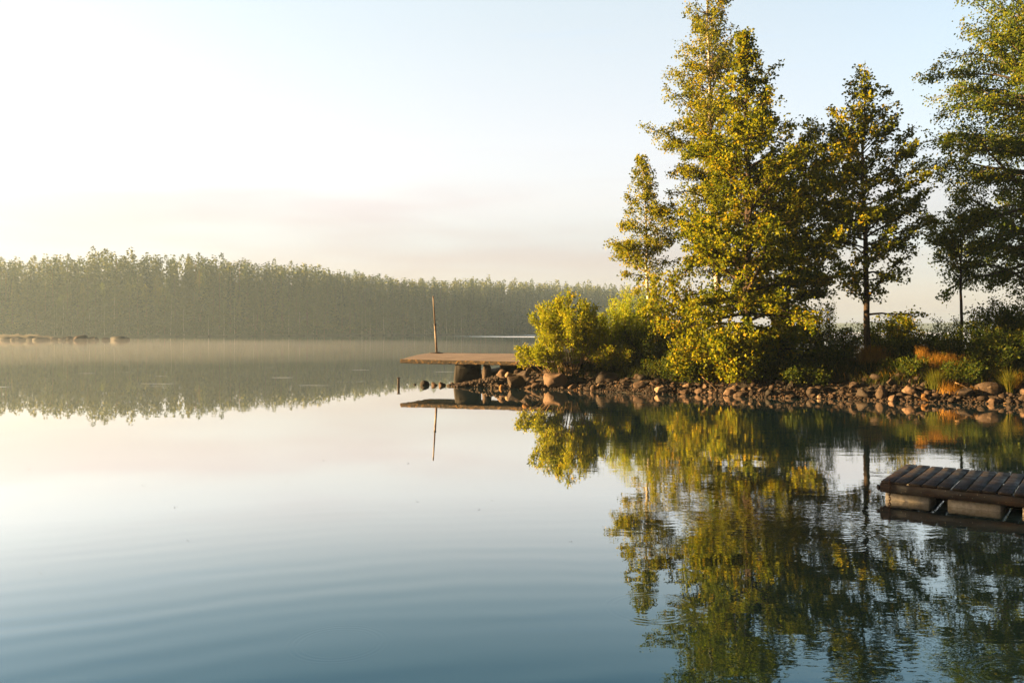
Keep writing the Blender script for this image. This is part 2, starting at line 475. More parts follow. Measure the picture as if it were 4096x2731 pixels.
# thin bright streaks (skin of calm water torn by a breath of wind)
st = t.n('ShaderNodeTexNoise', Vector=t.n('ShaderNodeMapping', Vector=g.outputs['Position'], Scale=(.16, 1.5, 1)), Scale=1.0, Detail=2.0)
b3 = t.m('MULTIPLY', t.maprange(st.outputs[0], .70, .74), t.m('MULTIPLY', t.maprange(Y, 31, 36), t.maprange(Y, 62, 48)))
ruff = t.m('MAXIMUM', t.m('MAXIMUM', b1, b2), t.m('MULTIPLY', b3, t.maprange(X, 2.5, -2.0)), clamp=True)
rough = t.m('MULTIPLY', ruff, .42)
fr = t.n('ShaderNodeFresnel', IOR=1.33, Normal=bmp)
gc = t.ramp(fr.outputs[0], [(.10, (.10, .17, .20)), (.155, (.245, .31, .33)), (.24, (.56, .575, .555)), (.31, (.75, .74, .71)), (.43, (.88, .85, .81)), (.60, (.93, .89, .85)), (1.0, (1, 1, 1))])
gl = t.n('ShaderNodeBsdfGlossy', Color=gc, Roughness=rough, Normal=bmp)
df = t.n('ShaderNodeBsdfDiffuse', Color=(.002, .006, .008, 1))
out(t, t.n('ShaderNodeAddShader', _0=gl, _1=df))
M['water'] = m


# ------------------------------------------------------------------ water, ground, hills
def grid(name, xs, ys, zf, mat, kind='structure', smooth=True):
    Xg, Yg = np.meshgrid(xs, ys)
    Z = zf(Xg, Yg)
    V = np.stack([Xg, Yg, Z], -1).reshape(-1, 3)
    nx, ny = len(xs), len(ys)
    i = np.arange(ny - 1)[:, None] * nx
    j = np.arange(nx - 1)[None, :]
    Fc = np.stack([i + j, i + j + 1, i + nx + j + 1, i + nx + j], -1).reshape(-1, 4)
    o = mesh_np(name, V, Fc, mat, None, smooth)
    return tag(o, kind=kind)


water = grid('water', np.linspace(-1500, 1500, 61), np.linspace(-60, 1850, 61), lambda x, y: x * 0, M['water'])

SX = np.array([-60, -3.2, -2.4, -.8, 1.26, 3.0, 5.24, 6.74, 7.8, 9.37, 10.86, 12.24, 13.24, 14.4, 16.0, 20, 28, 50])
SY = np.array([60, 38, 35.9, 33.5, 32.6, 31.9, 30.4, 30.06, 29.3, 28.4, 28.07, 27.3, 26.8, 26.5, 25.9, 24.8, 23, 20])


def vnoise(x, y, s, seed=0):
    """smooth value noise, vectorised"""
    x = np.asarray(x, float) * s + 100 + seed * 7.3
    y = np.asarray(y, float) * s + 100 + seed * 3.1
    xi, yi = np.floor(x).astype(int), np.floor(y).astype(int)
    xf, yf = x - xi, y - yi
    xf, yf = xf * xf * (3 - 2 * xf), yf * yf * (3 - 2 * yf)

    def hsh(a, b):
        v = np.sin(a * 127.1 + b * 311.7 + seed * 17.3) * 43758.5453
        return v - np.floor(v)
    return (hsh(xi, yi) * (1 - xf) + hsh(xi + 1, yi) * xf) * (1 - yf) + (hsh(xi, yi + 1) * (1 - xf) + hsh(xi + 1, yi + 1) * xf) * yf


def shore(x):
    return np.interp(x, SX, SY)


def ground_z(x, y):
    x = np.asarray(x, float)
    y = np.asarray(y, float)
    d = (y - shore(x)) * .93
    z = np.interp(d, [-6, -1, 0, .7, 1.7, 3.0, 6, 9, 12, 16], [-1.6, -.35, 0, .30, .72, 1.02, 1.12, .9, 0, -1.2])
    fade = np.clip((x + 2.6) / 4.5, 0, 1)
    fade = fade * fade * (3 - 2 * fade)
    z = np.where(z > 0, z * (.12 + .88 * fade), z)
    z = np.where(x < -2.4, np.minimum(z, -(-2.4 - x) * .5), z)
    return z + (vnoise(x, y, 1.1, 1) - .5) * .16 * np.clip(d + .5, 0, 1) + (vnoise(x, y, 3.5, 2) - .5) * .07 * np.clip(d + .5, 0, 1)


grid('ground', np.arange(-8, 48, .25), np.arange(16, 58, .25), ground_z, M['soil'])

# the near shore left of the camera (outside the frame), whose trees shade the dock
grid('near_ground', np.arange(-46, -10, .75), np.arange(-30, 15.5, .75), lambda x, y: np.minimum(1.1, np.minimum((-10.8 - x) * .3, (14.5 - y) * .3)) + (vnoise(x, y, .8, 3) - .5) * .15, M['soil'])

# far shore: centre line of the forest edge given by picture column and distance
FP = np.array([-220, -60, 0, 100, 200, 300, 400, 470, 540, 600, 650, 668])
FD = np.array([285, 300, 308, 318, 330, 368, 430, 475, 515, 545, 560, 566])
FT = np.array([262, 262, 264, 257, 260, 269, 282, 283, 285, 288, 290, 294])   # tree-top row


def far_pt(c, back=0.0):
    D = np.interp(c, FP, FD) + back
    return px(c, D), D


cs = np.linspace(-220, 668, 90)
bk = np.array([-10, -3, 0, 2, 6, 20, 80, 200])
zz = np.array([-1.0, -.3, 0, .55, .9, 1.6, 9.0, 14.0])
V = []
for c in cs:
    ef = min(1, (668 - c) / 40)
    for b_, z_ in zip(bk, zz):
        x, y = far_pt(c, b_ * (ef if b_ > 0 else 1))
        V.append((x, y, z_ * (ef if z_ > 0 else 1) + (R.random() - .5) * .3 * (z_ > 0)))
nb = len(bk)
Fc = [[i * nb + j, (i + 1) * nb + j, (i + 1) * nb + j + 1, i * nb + j + 1] for i in range(len(cs) - 1) for j in range(nb - 1)]
tag(mesh_np('terrain', V, Fc, M['far_ground']), kind='structure')

# low distant wooded ridge beyond the open lake: rounded body with a jagged tree line
def ridge(name, x0, x1, Y0, hfun, dep):
    xs = np.linspace(x0, x1, 420)
    ts = np.linspace(0, 1, 9)
    V = []
    for x in xs:
        hgt = hfun(x)
        for k, tt in enumerate(ts):
            prof = math.sin(min(1, tt * 1.6) * math.pi / 2)
            jag = R.random() * 3.5 if k > 3 else R.random() * 1.0
            V.append((x + R.normal(0, 1.0), Y0 + tt * dep, -0.6 + (hgt + jag) * prof if k else -.6))
    n_ = len(ts)
    Fc = [[i * n_ + j, (i + 1) * n_ + j, (i + 1) * n_ + j + 1, i * n_ + j + 1] for i in range(len(xs) - 1) for j in range(n_ - 1)]
    return tag(mesh_np(name, V, Fc, M['hill'], smooth=False), kind='structure')


ridge('hills', -1400, 1450, 1450, lambda x: 15.5 + 4 * math.sin(x * .006 + 1.9) + 2 * math.sin(x * .021), 220)


# ------------------------------------------------------------------ rocks
def ico(sub):
    bm_ = __import__('bmesh').new()
    __import__('bmesh').ops.create_icosphere(bm_, subdivisions=sub, radius=1.0)
    V = np.array([v.co[:] for v in bm_.verts])
    Fc = np.array([[v.index for v in f.verts] for f in bm_.faces])
    bm_.free()
    return V, Fc


ICO = {s: ico(s) for s in (1, 2, 3, 4)}


def rock_verts(size, seed, ang=.35, sub=3, sq=.0):
    """stone: sphere cut by a few planes, roughened"""
    V, Fc = ICO[sub]
    V = V.copy()
    rg = np.random.default_rng(seed)
    for _ in range(9):
        n = rg.normal(size=3)
        n /= np.linalg.norm(n)
        lim = 1 - ang * rg.uniform(.3, 1.0)
        d = V @ n
        V -= np.outer(np.maximum(0, d - lim), n) * .92
    off = rg.uniform(0, 50, 3)
    dsp = np.array([mnoise.noise(Vector(v * 1.3 + off)) * .16 + mnoise.noise(Vector(v * 3.7 + off)) * .05 + (mnoise.noise(Vector(v * 9 + off)) * .018 if sub > 3 else 0) for v in V])
    V = V * (1 + dsp)[:, None]
    return V * np.asarray(size, float) / 2 * 1.05, Fc


def rotz(V, a):
    c, s = math.cos(a), math.sin(a)
    return V @ np.array([[c, s, 0], [-s, c, 0], [0, 0, 1]])


def rotx(V, a):
    c, s = math.cos(a), math.sin(a)
    return V @ np.array([[1, 0, 0], [0, c, s], [0, -s, c]])


def roty(V, a):
    c, s = math.cos(a), math.sin(a)
    return V @ np.array([[c, 0, -s], [0, 1, 0], [s, 0, c]])


# named stones: picture box (x0, x1, ytop, ybase), offset behind the waterline, roll, roughness, material, name, label
BL = [
 (496, 508.6, 369, 379, 1.1, 0, .2, 'boulder', 'boulder', 'upright egg-shaped boulder under the concrete slab, sunlit on one half'),
 (486, 501, 379, 386.5, .3, -.45, .5, 'stone', 'stone', 'flat slanting slab of stone leaning from the pebbles under the pier'),
 (499, 507.5, 376, 382, .8, 0, .25, 'stone', 'stone', 'rounded grey stone just below the upright egg-shaped boulder'),
 (507, 526, 375.5, 390.5, .0, .0, .75, 'boulder', 'boulder', 'dark pointed boulder at the water with one bright sunlit face, by the pier'),
 (499, 503.5, 384, 389.5, -.15, 0, .4, 'stone_gold', 'stone', 'small ochre yellow stone at the waterline before the pointed boulder'),
 (516, 530, 370, 378, 1.0, .2, .7, 'stone_dark', 'boulder', 'angular dark boulder behind the pointed one, under the end of the slab'),
 (522, 532, 362.6, 367.5, 1.6, .1, .6, 'stone_gold', 'stone', 'rusty flat stone wedged directly beneath the concrete slab edge'),
 (526, 531.5, 367, 372, 1.5, 0, .4, 'stone', 'stone', 'small round stone propped under the wedged rusty stone'),
 (504, 513, 371.5, 377.5, 1.1, -.5, .6, 'stone_pale', 'stone', 'thin pale tilted stone between the egg-shaped and the pointed boulder'),
 (543.5, 568, 372.5, 389.5, .25, .12, .5, 'boulder', 'boulder', 'broad light brown boulder at the water under the willow stems'),
 (534, 544.5, 378.5, 385, .7, 0, .4, 'stone_pale', 'stone', 'squarish pale stone beside the broad boulder under the willow'),
 (535, 541, 373.5, 379, 1.1, 0, .9, 'stone', 'stone', 'small triangular stone standing above the squarish pale stone'),
 (596, 622, 371, 388.5, .7, -.1, .4, 'stone_dark', 'boulder', 'big round dark boulder overhung by willow leaves, lit on its edge'),
 (590, 596.5, 384, 390.5, .0, 0, .2, 'stone', 'stone', 'upright oval stone in the water before the overhung boulder'),
 (609, 616, 387.5, 391.8, .15, 0, .3, 'stone_dark', 'stone', 'low dark stone at the waterline right below the overhung boulder'),
 (655, 668, 386, 393.6, .05, .05, .45, 'stone_pale', 'boulder', 'bright cream coloured block of stone at the waterline'),
 (630.5, 637, 387.5, 392.3, .15, 0, .4, 'stone', 'stone', 'blocky brown stone halfway between the low dark stone and the cream block'),
 (642, 653, 388.5, 393.3, .05, 0, .3, 'stone_dark', 'stone', 'low grey domed stone touching the cream block at the water'),
 (674, 686, 383.5, 389.5, .8, .2, .4, 'stone_dark', 'stone', 'wedge-shaped grey stone on the gravel behind the cream block'),
 (654, 666, 373, 379.5, 2.0, 0, .25, 'stone_dark', 'boulder', 'rounded dark boulder high on the bank above the cream block'),
 (647, 652.5, 378, 384.5, 1.3, 0, .3, 'stone_dark', 'stone', 'small dark upright stone beside the high rounded boulder'),
 (695, 706, 387.6, 394.2, .05, 0, .2, 'stone', 'boulder', 'smooth rounded loaf-shaped stone in the water under the alder branches'),
 (702, 709, 380.6, 386, .9, 0, .2, 'stone', 'stone', 'round tan stone half hidden by the lowest alder leaves'),
 (720, 726, 382, 388, .7, .3, .4, 'stone', 'stone', 'lumpy tan stone under the drooping alder leaves'),
 (724, 735.5, 388.5, 395.5, .05, 0, .3, 'boulder', 'stone', 'oval brown stone in the water with a wider stone on top of it'),
 (726, 744, 385, 391, .5, -.1, .5, 'boulder', 'boulder', 'long flat-topped stone resting behind the oval brown stone'),
 (734, 749, 391, 396.3, -.05, -.15, .3, 'stone', 'boulder', 'low streaked boulder lying in the water beneath the alder trunk'),
 (749, 754.5, 389.5, 396.5, .05, .2, .3, 'stone', 'stone', 'upright tan stone touching the end of the streaked boulder'),
 (744, 750, 386, 391, .6, 0, .3, 'stone', 'stone', 'round stone stacked behind the upright tan stone'),
 (774.5, 784, 380.5, 386.5, 1.3, 0, .35, 'boulder', 'stone', 'reddish brown boulder on the bank behind a thin plant stem'),
 (775, 782, 386.5, 392.5, .6, .4, .3, 'stone', 'stone', 'tilted oval stone halfway up the bank under the reddish boulder'),
 (786, 799, 394, 398.3, .0, 0, .3, 'stone', 'stone', 'long low flat stone lying at the waterline'),
 (802, 813, 383.5, 391, .9, -.2, .25, 'stone_dark', 'boulder', 'large dark round stone with a thin sunlit crescent, upper of two'),
 (807, 818, 388, 396, .3, -.2, .25, 'stone_dark', 'boulder', 'large dark round stone with a thin sunlit crescent, lower of two'),
 (817, 822.5, 394.5, 398.6, .0, .1, .35, 'stone_pale', 'stone', 'small pale block at the waterline beside the lower crescent-lit stone'),
 (829, 838, 382, 388, 1.2, -.4, .5, 'stone', 'stone', 'leaning rectangular stone high in the rock pile'),
 (837, 848, 382.5, 391, 1.0, 0, .3, 'stone_dark', 'boulder', 'round dark boulder in the rock pile below the orange grass'),
 (829, 835, 393.5, 398.8, .05, 0, .4, 'stone', 'stone', 'small curved stone at the waterline below the leaning rectangular one'),
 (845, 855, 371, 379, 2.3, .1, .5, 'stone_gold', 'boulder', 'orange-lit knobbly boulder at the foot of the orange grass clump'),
 (825.5, 838.5, 368, 374.5, 2.8, 0, .4, 'stone_dark', 'boulder', 'flat brown boulder with two dry stalks before it, high on the bank'),
 (871, 879, 380, 386.5, 1.4, 0, .4, 'stone', 'stone', 'greyish stone on top of the pile beside the orange grass'),
 (877, 889, 387, 399.5, .15, 0, .25, 'boulder', 'boulder', 'tall rounded grey boulder standing at the waterline in shade'),
 (904, 918, 385, 398, .5, -.3, .3, 'boulder', 'boulder', 'big round boulder with a warm lit patch in the dark rocks'),
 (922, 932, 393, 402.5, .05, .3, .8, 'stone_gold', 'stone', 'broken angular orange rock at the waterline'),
 (931, 944, 389, 401, .6, 0, .6, 'stone_dark', 'boulder', 'dark angular boulder behind the broken orange rock'),
 (980, 1005, 381.5, 402, .5, .1, .4, 'boulder', 'boulder', 'largest golden brown boulder beside the arching green grass tuft'),
 (989, 1000, 397.5, 403.5, -.05, 0, .25, 'stone', 'stone', 'low smooth stone at the foot of the largest golden boulder'),
 (1019, 1033, 394, 405.5, .2, 0, .4, 'boulder', 'boulder', 'brown boulder beyond the arching grass tuft at the water'),
]
placed = []
for k, (x0, x1, y0, y1, off, roll, ang, mt, nm, lb) in enumerate(BL):
    c = (x0 + x1) / 2
    D = CH * F / (np.interp(c, (SX / SY) * F + 512, CH * F / SY) ) if False else None
    cols_ = SX[2:] / SY[2:] * F + 512
    D = float(np.interp(c, cols_, SY[2:])) + off
    X_ = px(c, D)
    wd = (x1 - x0) / F * D
    ht = (y1 - y0) / F * D
    ztop, zbot = pz(y0, D), pz(y1, D)
    dp = wd * .85
    V, Fc = rock_verts((wd, dp, ht), 100 + k, ang, 4 if wd > .25 else 3)
    V = roty(V, roll)
    # keep the measured box after rolling
    ex = V.max(0) - V.min(0)
    V = (V - (V.max(0) + V.min(0)) / 2) * np.array([wd / ex[0], dp / ex[1], (ht + .06) / ex[2]])
    o = mesh_np(nm, V, Fc, M[mt])
    o.location = (X_, D + dp * .3, (ztop + zbot - .06) / 2)
    tag(o, lb, nm, 'named stones of the rocky shore')
    placed.append((X_, D + dp * .3, max(wd, dp) / 2))

# the many other stones of the pile: individuals built from shared shapes
protos = []
for k in range(14):
    V, Fc = rock_verts((1, .85, .68), 500 + k, .45 + .06 * (k % 6), 3)
    o = mesh_np('stone', V, Fc, M[('stone', 'stone_dark', 'boulder', 'stone')[k % 4]])
    protos.append(o)
n_put = 0
used = [False] * len(protos)
tries = 0
rest, SMALL = [], .275
while n_put < 300 and tries < 14000:
    tries += 1
    x = R.uniform(-.6, 17.0) if n_put > 55 else R.uniform(7.5, 14)
    d = abs(R.normal(.0, .62))
    if 0.6 < x < 5.5 and R.random() < .5:
        continue
    if x > 14.2 and R.random() < .5:
        continue
    sz = float(np.clip(R.lognormal(-1.28, .50), .11, .75))
    if d > 1.6:
        sz *= .8
    y = float(shore(x)) + d + .05
    ok = all((x - a) ** 2 + (y - b_) ** 2 > (sz * .38 + r_ * .80) ** 2 for a, b_, r_ in placed)
    if not ok:
        continue
    placed.append((x, y, sz * .5))
    n_put += 1
    if sz < SMALL:
        rest.append((x, y, sz))
        continue
    k = R.integers(len(protos))
    o = protos[k] if not used[k] else protos[k].copy()
    if used[k]:
        col.objects.link(o)
    used[k] = True
    o.location = (x, y, float(ground_z(x, y)) + sz * R.uniform(.10, .22))
    o.scale = (sz * R.uniform(.8, 1.3), sz, sz * R.uniform(.7, 1.15))
    o.rotation_euler = (R.uniform(-.35, .35), R.uniform(-.45, .45), R.uniform(0, 6.28))
    tag(o, 'small rounded stone lying loose in the dark rocky edge of the wooded bank', 'stone', 'loose stones of the rocky shore')
for k, u in enumerate(used):
    if not u:
        bpy.data.objects.remove(protos[k])

RV, RF = [], []
for k, (x, y, sz) in enumerate(rest):
    V, Fc = rock_verts((sz * R.uniform(.8, 1.3), sz, sz * R.uniform(.5, .8)), 3000 + k, .45, 2)
    V = rotz(rotx(V, R.uniform(-.3, .3)), R.uniform(0, 6.28)) + (x, y, float(ground_z(x, y)) + sz * R.uniform(.10, .22))
    RV.append(V)
    RF.append(Fc + k * len(V))
tag(mesh_np('small_stones', np.vstack(RV), np.vstack(RF), M['stone']), 'small stones filling the gaps between the larger stones of the shore', 'stones', kind='stuff')

# pebbles: uncountable gravel between the stones
def scatter_rocks(pts, sizes, mat, name, sub=1, flat=.7):
    V0, F0 = ICO[sub]
    V, Fc = [], []
    for k, ((x, y, z), s) in enumerate(zip(pts, sizes)):
        jit = 1 + R.normal(0, .12, (len(V0), 1))
        v = V0 * jit * np.array([R.uniform(.7, 1.2), R.uniform(.7, 1.2), flat * R.uniform(.7, 1.2)]) * s / 2
        v = rotz(rotx(v, R.uniform(-.6, .6)), R.uniform(0, 6.28)) + (x, y, z)
        V.append(v)
        Fc.append(F0 + k * len(V0))
    return mesh_np(name, np.vstack(V), np.vstack(Fc), mat)


pts, szs = [], []
for _ in range(3600):
    x = R.uniform(-2.6, 17.5)
    if x < .6 and R.random() < .25:
        continue
    d = abs(R.normal(0, .40))
    y = float(shore(x)) + d - .05
    s = R.uniform(.03, .10) * (1.25 if x < 0 else 1)
    pts.append((x, y, float(ground_z(x, y)) + s * .25))
    szs.append(s)
tag(scatter_rocks(pts, szs, M['stone'], 'pebbles', 2), 'small brown pebbles covering the waterline between the shore stones', 'pebbles', kind='stuff')
# pebble tongue in front of the pier, running out into the water
pts, szs = [], []
for _ in range(900):
    a = R.random()
    c = 452 + (498 - 452) * R.random()
    D = 35.0 - (c - 452) / 46 * 1.0 + R.normal(0, .35)
    hh = .02 + .38 * max(0, (c - 455) / 43) * R.random() ** .6
    pts.append((px(c, D), D + hh * 1.3, hh))
    szs.append(R.uniform(.06, .17))
tag(scatter_rocks(pts, szs, M['stone'], 'gravel', 2), 'heap of small sunlit stones running into the lake at the pier foot', 'gravel', kind='stuff')
V, Fc = grid.__call__, None
for k, (c, yb, wpx, hpx, lb) in enumerate([
        (425, 384.7, 9.5, 5.0, 'wet dark stone with a pale cap, outermost of the row running out from the pier'),
        (434, 385.0, 8, 3.8, 'low brown stone second from the outer end of the row off the pier'),
        (442, 385.2, 7, 4.2, 'small angular stone in the middle of the row off the pier'),
        (449, 385.6, 6, 3.2, 'small stone of the row off the pier, next to the pier foot'),
        (415, 384.3, 3, 1.2, 'tiny wet stone barely above the water beyond the row off the pier')]):
    D = CH * F / (yb - HY)
    wd, ht = wpx / F * D, hpx / F * D
    V, Fc = rock_verts((wd, wd * .7, ht * 1.6), 900 + k, .5, 3)
    o = mesh_np('stone', V, Fc, M[('stone_dark', 'stone', 'stone', 'stone_dark', 'stone_dark')[k]])
    o.location = (px(c, D), D, ht * .2)
    tag(o, lb, 'stone', 'stones off the pier')

# leaf litter on the gravel
def leaf_quads(P, Dr, L, ratio, fold=.15, up=None):
    n = len(P)
    L = np.broadcast_to(np.asarray(L, float), (n,))[:, None]
    Nn = R.normal(size=(n, 3))
    if up is not None:
        Nn += np.array([0, 0, up])
    W = np.cross(Dr, Nn)
    W /= np.linalg.norm(W, axis=1)[:, None] + 1e-9
    N2 = np.cross(W, Dr)
    W = W * L * ratio / 2
    mid = P + Dr * L * .45 + N2 * L * fold
    V = np.stack([P, mid + W, P + Dr * L, mid - W], 1).reshape(-1, 3)
    Fc = np.arange(4 * n).reshape(n, 4)
    return V, Fc


n = 3500
x = R.uniform(.3, 16, n)
d = R.uniform(.0, 2.8, n) ** 1.0
y = shore(x) + d
P = np.stack([x, y, ground_z(x, y) + R.uniform(.01, .06, n)], 1)
Dr = R.normal(size=(n, 3)) * (1, 1, .25)
Dr /= np.linalg.norm(Dr, axis=1)[:, None]
V, Fc = leaf_quads(P, Dr, R.uniform(.05, .10, n), .7, up=2.0)
tag(mesh_np('leaf_litter', V, Fc, M['litter'], tint=R.random(n)), 'fallen brown leaves scattered over the gravel and soil of the bank', 'leaf litter', kind='stuff')


# ------------------------------------------------------------------ trees and bushes
def unit(v):
    v = np.asarray(v, float)
    return v / (np.linalg.norm(v) + 1e-9)


def polyline(p0, d0, L, n, droop=0., wob=.1, rg=R):
    """curved shoot: start, direction, length; droop bends it down (negative: up)"""
    P = [np.asarray(p0, float)]
    d = unit(d0)
    for _ in range(n):
        d = unit(d + np.array([0, 0, -droop / n]) + rg.normal(0, wob, 3) * .5)
        P.append(P[-1] + d * L / n)
    return np.array(P)


def along(P, s):
    """points at parameters s (0..1) on polyline P"""
    n = len(P) - 1
    u = np.clip(np.asarray(s) * n, 0, n - 1e-6)
    i = u.astype(int)
    f = (u - i)[:, None]
    return P[i] * (1 - f) + P[i + 1] * f, P[i + 1] - P[i]


def make_tree(name, label, c, D, H, r0, prof, n_prim, n_leaf, leaf, ratio, lmat, bmat, top_c=None, cb=None,
              droop=0., pitch=(.15, .9), clump=.16, seed=1, hang=0., lowbranches=(), wobble=.03, sec_gap=.30, top_bias=.9, fork=None):
    """tree: tapering trunk with limbs and twigs (trunk) and leaf-sized faces on the twigs (crown).
    prof: rows (height, reach to the left, reach to the right)"""
    global R
    keep, R = R, np.random.default_rng(seed)
    x0 = px(c, D)
    z0 = (float(ground_z(x0, D)) if x0 > -4 else .6) - .08
    root = empty(name, (x0, D, z0))
    tag(root, label, 'tree')
    prof = np.array(prof, float)
    prof[:, 0] -= z0
    Ht = H - z0
    cb = (prof[:, 0].min() if cb is None else cb - z0)
    lean = 0 if top_c is None else px(top_c, D) - x0
    hs = np.linspace(0, 1, 18)
    wx = np.cumsum(R.normal(0, wobble, 18)) * np.linspace(.3, 1, 18)
    wy = np.cumsum(R.normal(0, wobble, 18)) * np.linspace(.3, 1, 18)
    T = np.stack([lean * hs ** 1.2 + wx - wx[-1] * hs, wy, hs * Ht], 1)
    tr = r0 * ((1 - hs) ** .85 * .92 + .04) + r0 * .45 * np.exp(-hs * 30)
    wood = MB()
    wood.tube(T, tr, 9)
    limbs = MB() if lmat in (M['birch_leaf'], M['birch_leaf_green']) else wood
    LP, LD, LW = [], [], []
    prims = []
    for i in range(n_prim):
        h = cb + (Ht * .985 - cb) * ((i + R.random()) / n_prim) ** top_bias
        az = i * 2.39996 + R.normal(0, .35)
        cx, cy = math.cos(az), math.sin(az)
        t_ = h / Ht
        p = pitch[0] + (pitch[1] - pitch[0]) * np.clip((h - cb) / max(Ht - cb, .1), 0, 1) + R.normal(0, .20)
        ht = h
        for _ in range(2):
            Lr = np.interp(ht, prof[:, 0], prof[:, 2] if cx > 0 else prof[:, 1])
            Lm = np.interp(ht, prof[:, 0], (prof[:, 1] + prof[:, 2]) / 2)
            L = abs(cx) * Lr + (1 - abs(cx)) * Lm
            ht = h + L * math.tan(min(max(p, -.3), 1.1)) * .7
        L *= R.uniform(.72, 1.22)
        prims.append((h, cx, cy, L / max(.55, math.cos(p)) * .88, p, droop))
    for (h, azx, azy, L, p) in lowbranches:
        prims.append((h - z0, azx, azy, L, p, .3))
    for (h, cx, cy, L, p, dr) in prims:
        if L < .12:
            continue
        st, _ = along(T, np.array([h / Ht]))
        rt = float(np.interp(h / Ht, hs, tr))
        dv = np.array([cx * math.cos(p), cy * math.cos(p), math.sin(p)])
        P = polyline(st[0], dv, L, 8, dr + R.normal(0, .15), .24, R)
        rb = min(rt * .55, .012 + .016 * L)
        limbs.tube(P, np.linspace(rb, .005, 9), 5)
        m_ = max(2, int(L / sec_gap))
        for j in range(m_):
            s = .14 + .86 * (j + R.random() * .8) / m_
            q, tg = along(P, np.array([min(s, .99)]))
            tg = unit(tg[0])
            side = unit(np.cross(tg, [0, 0, 1])) * (1 if j % 2 else -1)
            d2 = unit(tg * .7 + side * R.uniform(.5, 1.0) + np.array([0, 0, R.normal(.12, .35)]))
            l2 = (.22 + .42 * L * (1 - s) ** .8) * R.uniform(.7, 1.25)
            l2 = min(l2, 1.5)
            Q = polyline(q[0], d2, l2, 4, hang + R.normal(0, .15), .18, R)
            limbs.tube(Q, np.linspace(max(.006, rb * .35 * (1 - s)), .003, 5), 3)
            LP.append(Q)
            LW.append(l2 * math.exp(R.normal(0, .75)))
        LP.append(P[5:])
        LW.append(L * .3)
    LW = np.array(LW)
    cnt = R.multinomial(n_leaf, LW / LW.sum())
    PP, DD, TT = [], [], []
    for Q, k in zip(LP, cnt):
        if not k:
            continue
        s = R.random(k) ** .8
        q, tg = along(Q, s)
        tg = tg / (np.linalg.norm(tg, axis=1)[:, None] + 1e-9)
        off = R.normal(0, clump * .56, (k, 3))
        off[:, 2] -= abs(hang) * abs(R.normal(0, .15, k))
        PP.append(q + off)
        DD.append(unit(tg.mean(0)) + R.normal(0, .75, (k, 3)) + np.array([0, 0, -.35 - hang]))
        TT.append(np.clip(R.normal(.45 + R.normal(0, .10), .20, k), 0, 1))
    PP, DD, TT = np.vstack(PP), np.vstack(DD), np.concatenate(TT)
    DD /= np.linalg.norm(DD, axis=1)[:, None]
    V, Fc = leaf_quads(PP, DD, leaf * R.uniform(.7, 1.25, len(PP)), ratio, up=.5)
    wood.build('trunk', bmat, root)
    if limbs is not wood:
        limbs.build('limbs', M['limb_bark'], root)
    mesh_np('crown', V, Fc, lmat, root, smooth=False, tint=TT)
    R = keep
    return root


make_tree('birch_tree', 'small slender birch with a pale trunk, leftmost and shortest of the trees on the point', 650, 34.2, 9.7, .085,
          [(3.9, .5, .6), (4.6, 1.1, 1.1), (5.2, 1.9, 1.4), (6.2, 1.5, 1.3), (7.2, 1.35, 1.1), (8.4, .7, .7), (9.7, .05, .05)],
          60, 13000, .088, .8, M['birch_leaf'], M['birch_bark'], top_c=643, droop=.5, pitch=(.45, 1.15), hang=.5, seed=3, clump=.13)
make_tree('birch_tree', 'tallest birch with white trunk showing through loose leaves, its top leaving the picture', 719, 34.8, 18.0, .17,
          [(4.2, 1.0, 1.2), (6.5, 1.9, 1.8), (8.5, 1.9, 1.9), (11.5, 1.9, 1.7), (13.2, 1.45, 1.3), (14.4, 1.75, 1.1), (16, .95, 1.0), (18, .1, .1)],
          110, 42000, .09, .78, M['birch_leaf'], M['birch_bark'], top_c=704, droop=.6, pitch=(.55, 1.2), hang=.5, seed=4, clump=.16)
make_tree('alder_tree', 'broad golden-lit alder with the thickest dark trunk and branches down to the water', 748, 31.3, 13.7, .20,
          [(1.5, 2.0, 1.8), (2.3, 3.6, 2.6), (3.5, 4.6, 3.4), (5.2, 4.4, 3.4), (7.5, 2.9, 2.6), (9.0, 2.5, 2.2), (10.2, 2.1, 1.7), (11.8, .9, .95), (13.7, .05, .05)],
          135, 47000, .118, .80, M['alder_leaf'], M['alder_bark'], droop=-.1, pitch=(.05, .95), seed=6, clump=.15, sec_gap=.40,
          lowbranches=[(2.0, .9, -.4, 1.8, -.35), (2.2, -.8, -.5, 2.0, -.3), (11.0, .95, .2, 1.9, .75), (9.4, .9, .3, 2.6, .5)])
make_tree('alder_tree', 'dark shaded alder directly right of the broad golden one, leaning away from it', 784, 34.2, 10.8, .14,
          [(2.2, 1.4, 1.8), (3.2, 2.0, 2.5), (4.2, 2.2, 2.6), (6.0, 2.4, 2.5), (8.0, 2.3, 2.3), (9.5, 2.0, 1.7), (10.4, 1.2, 1.0), (11.0, .3, .3)],
          88, 32000, .115, .80, M['alder_leaf'], M['alder_bark'], top_c=812, droop=.0, pitch=(.1, .9), seed=8, clump=.16)
make_tree('alder_tree', 'alder with a pointed top and a bare orange-lit lower trunk over the orange grass', 868, 30.8, 12.3, .13,
          [(3.5, .7, .8), (4.2, 1.3, 1.7), (5.2, 1.6, 2.6), (6.5, 2.2, 2.8), (8.0, 2.1, 2.5), (9.2, 2.0, 1.9), (10.2, 1.6, 1.4), (11.3, .8, .75), (12.3, .05, .05)],
          95, 23000, .112, .80, M['alder_leaf'], M['alder_bark'], top_c=864, droop=.05, pitch=(.05, .95), seed=9, clump=.15,
          lowbranches=[(2.9, .95, -.25, 2.1, .1), (3.5, .8, -.2, 2.4, .9), (3.1, -.5, .3, 1.4, .9)])
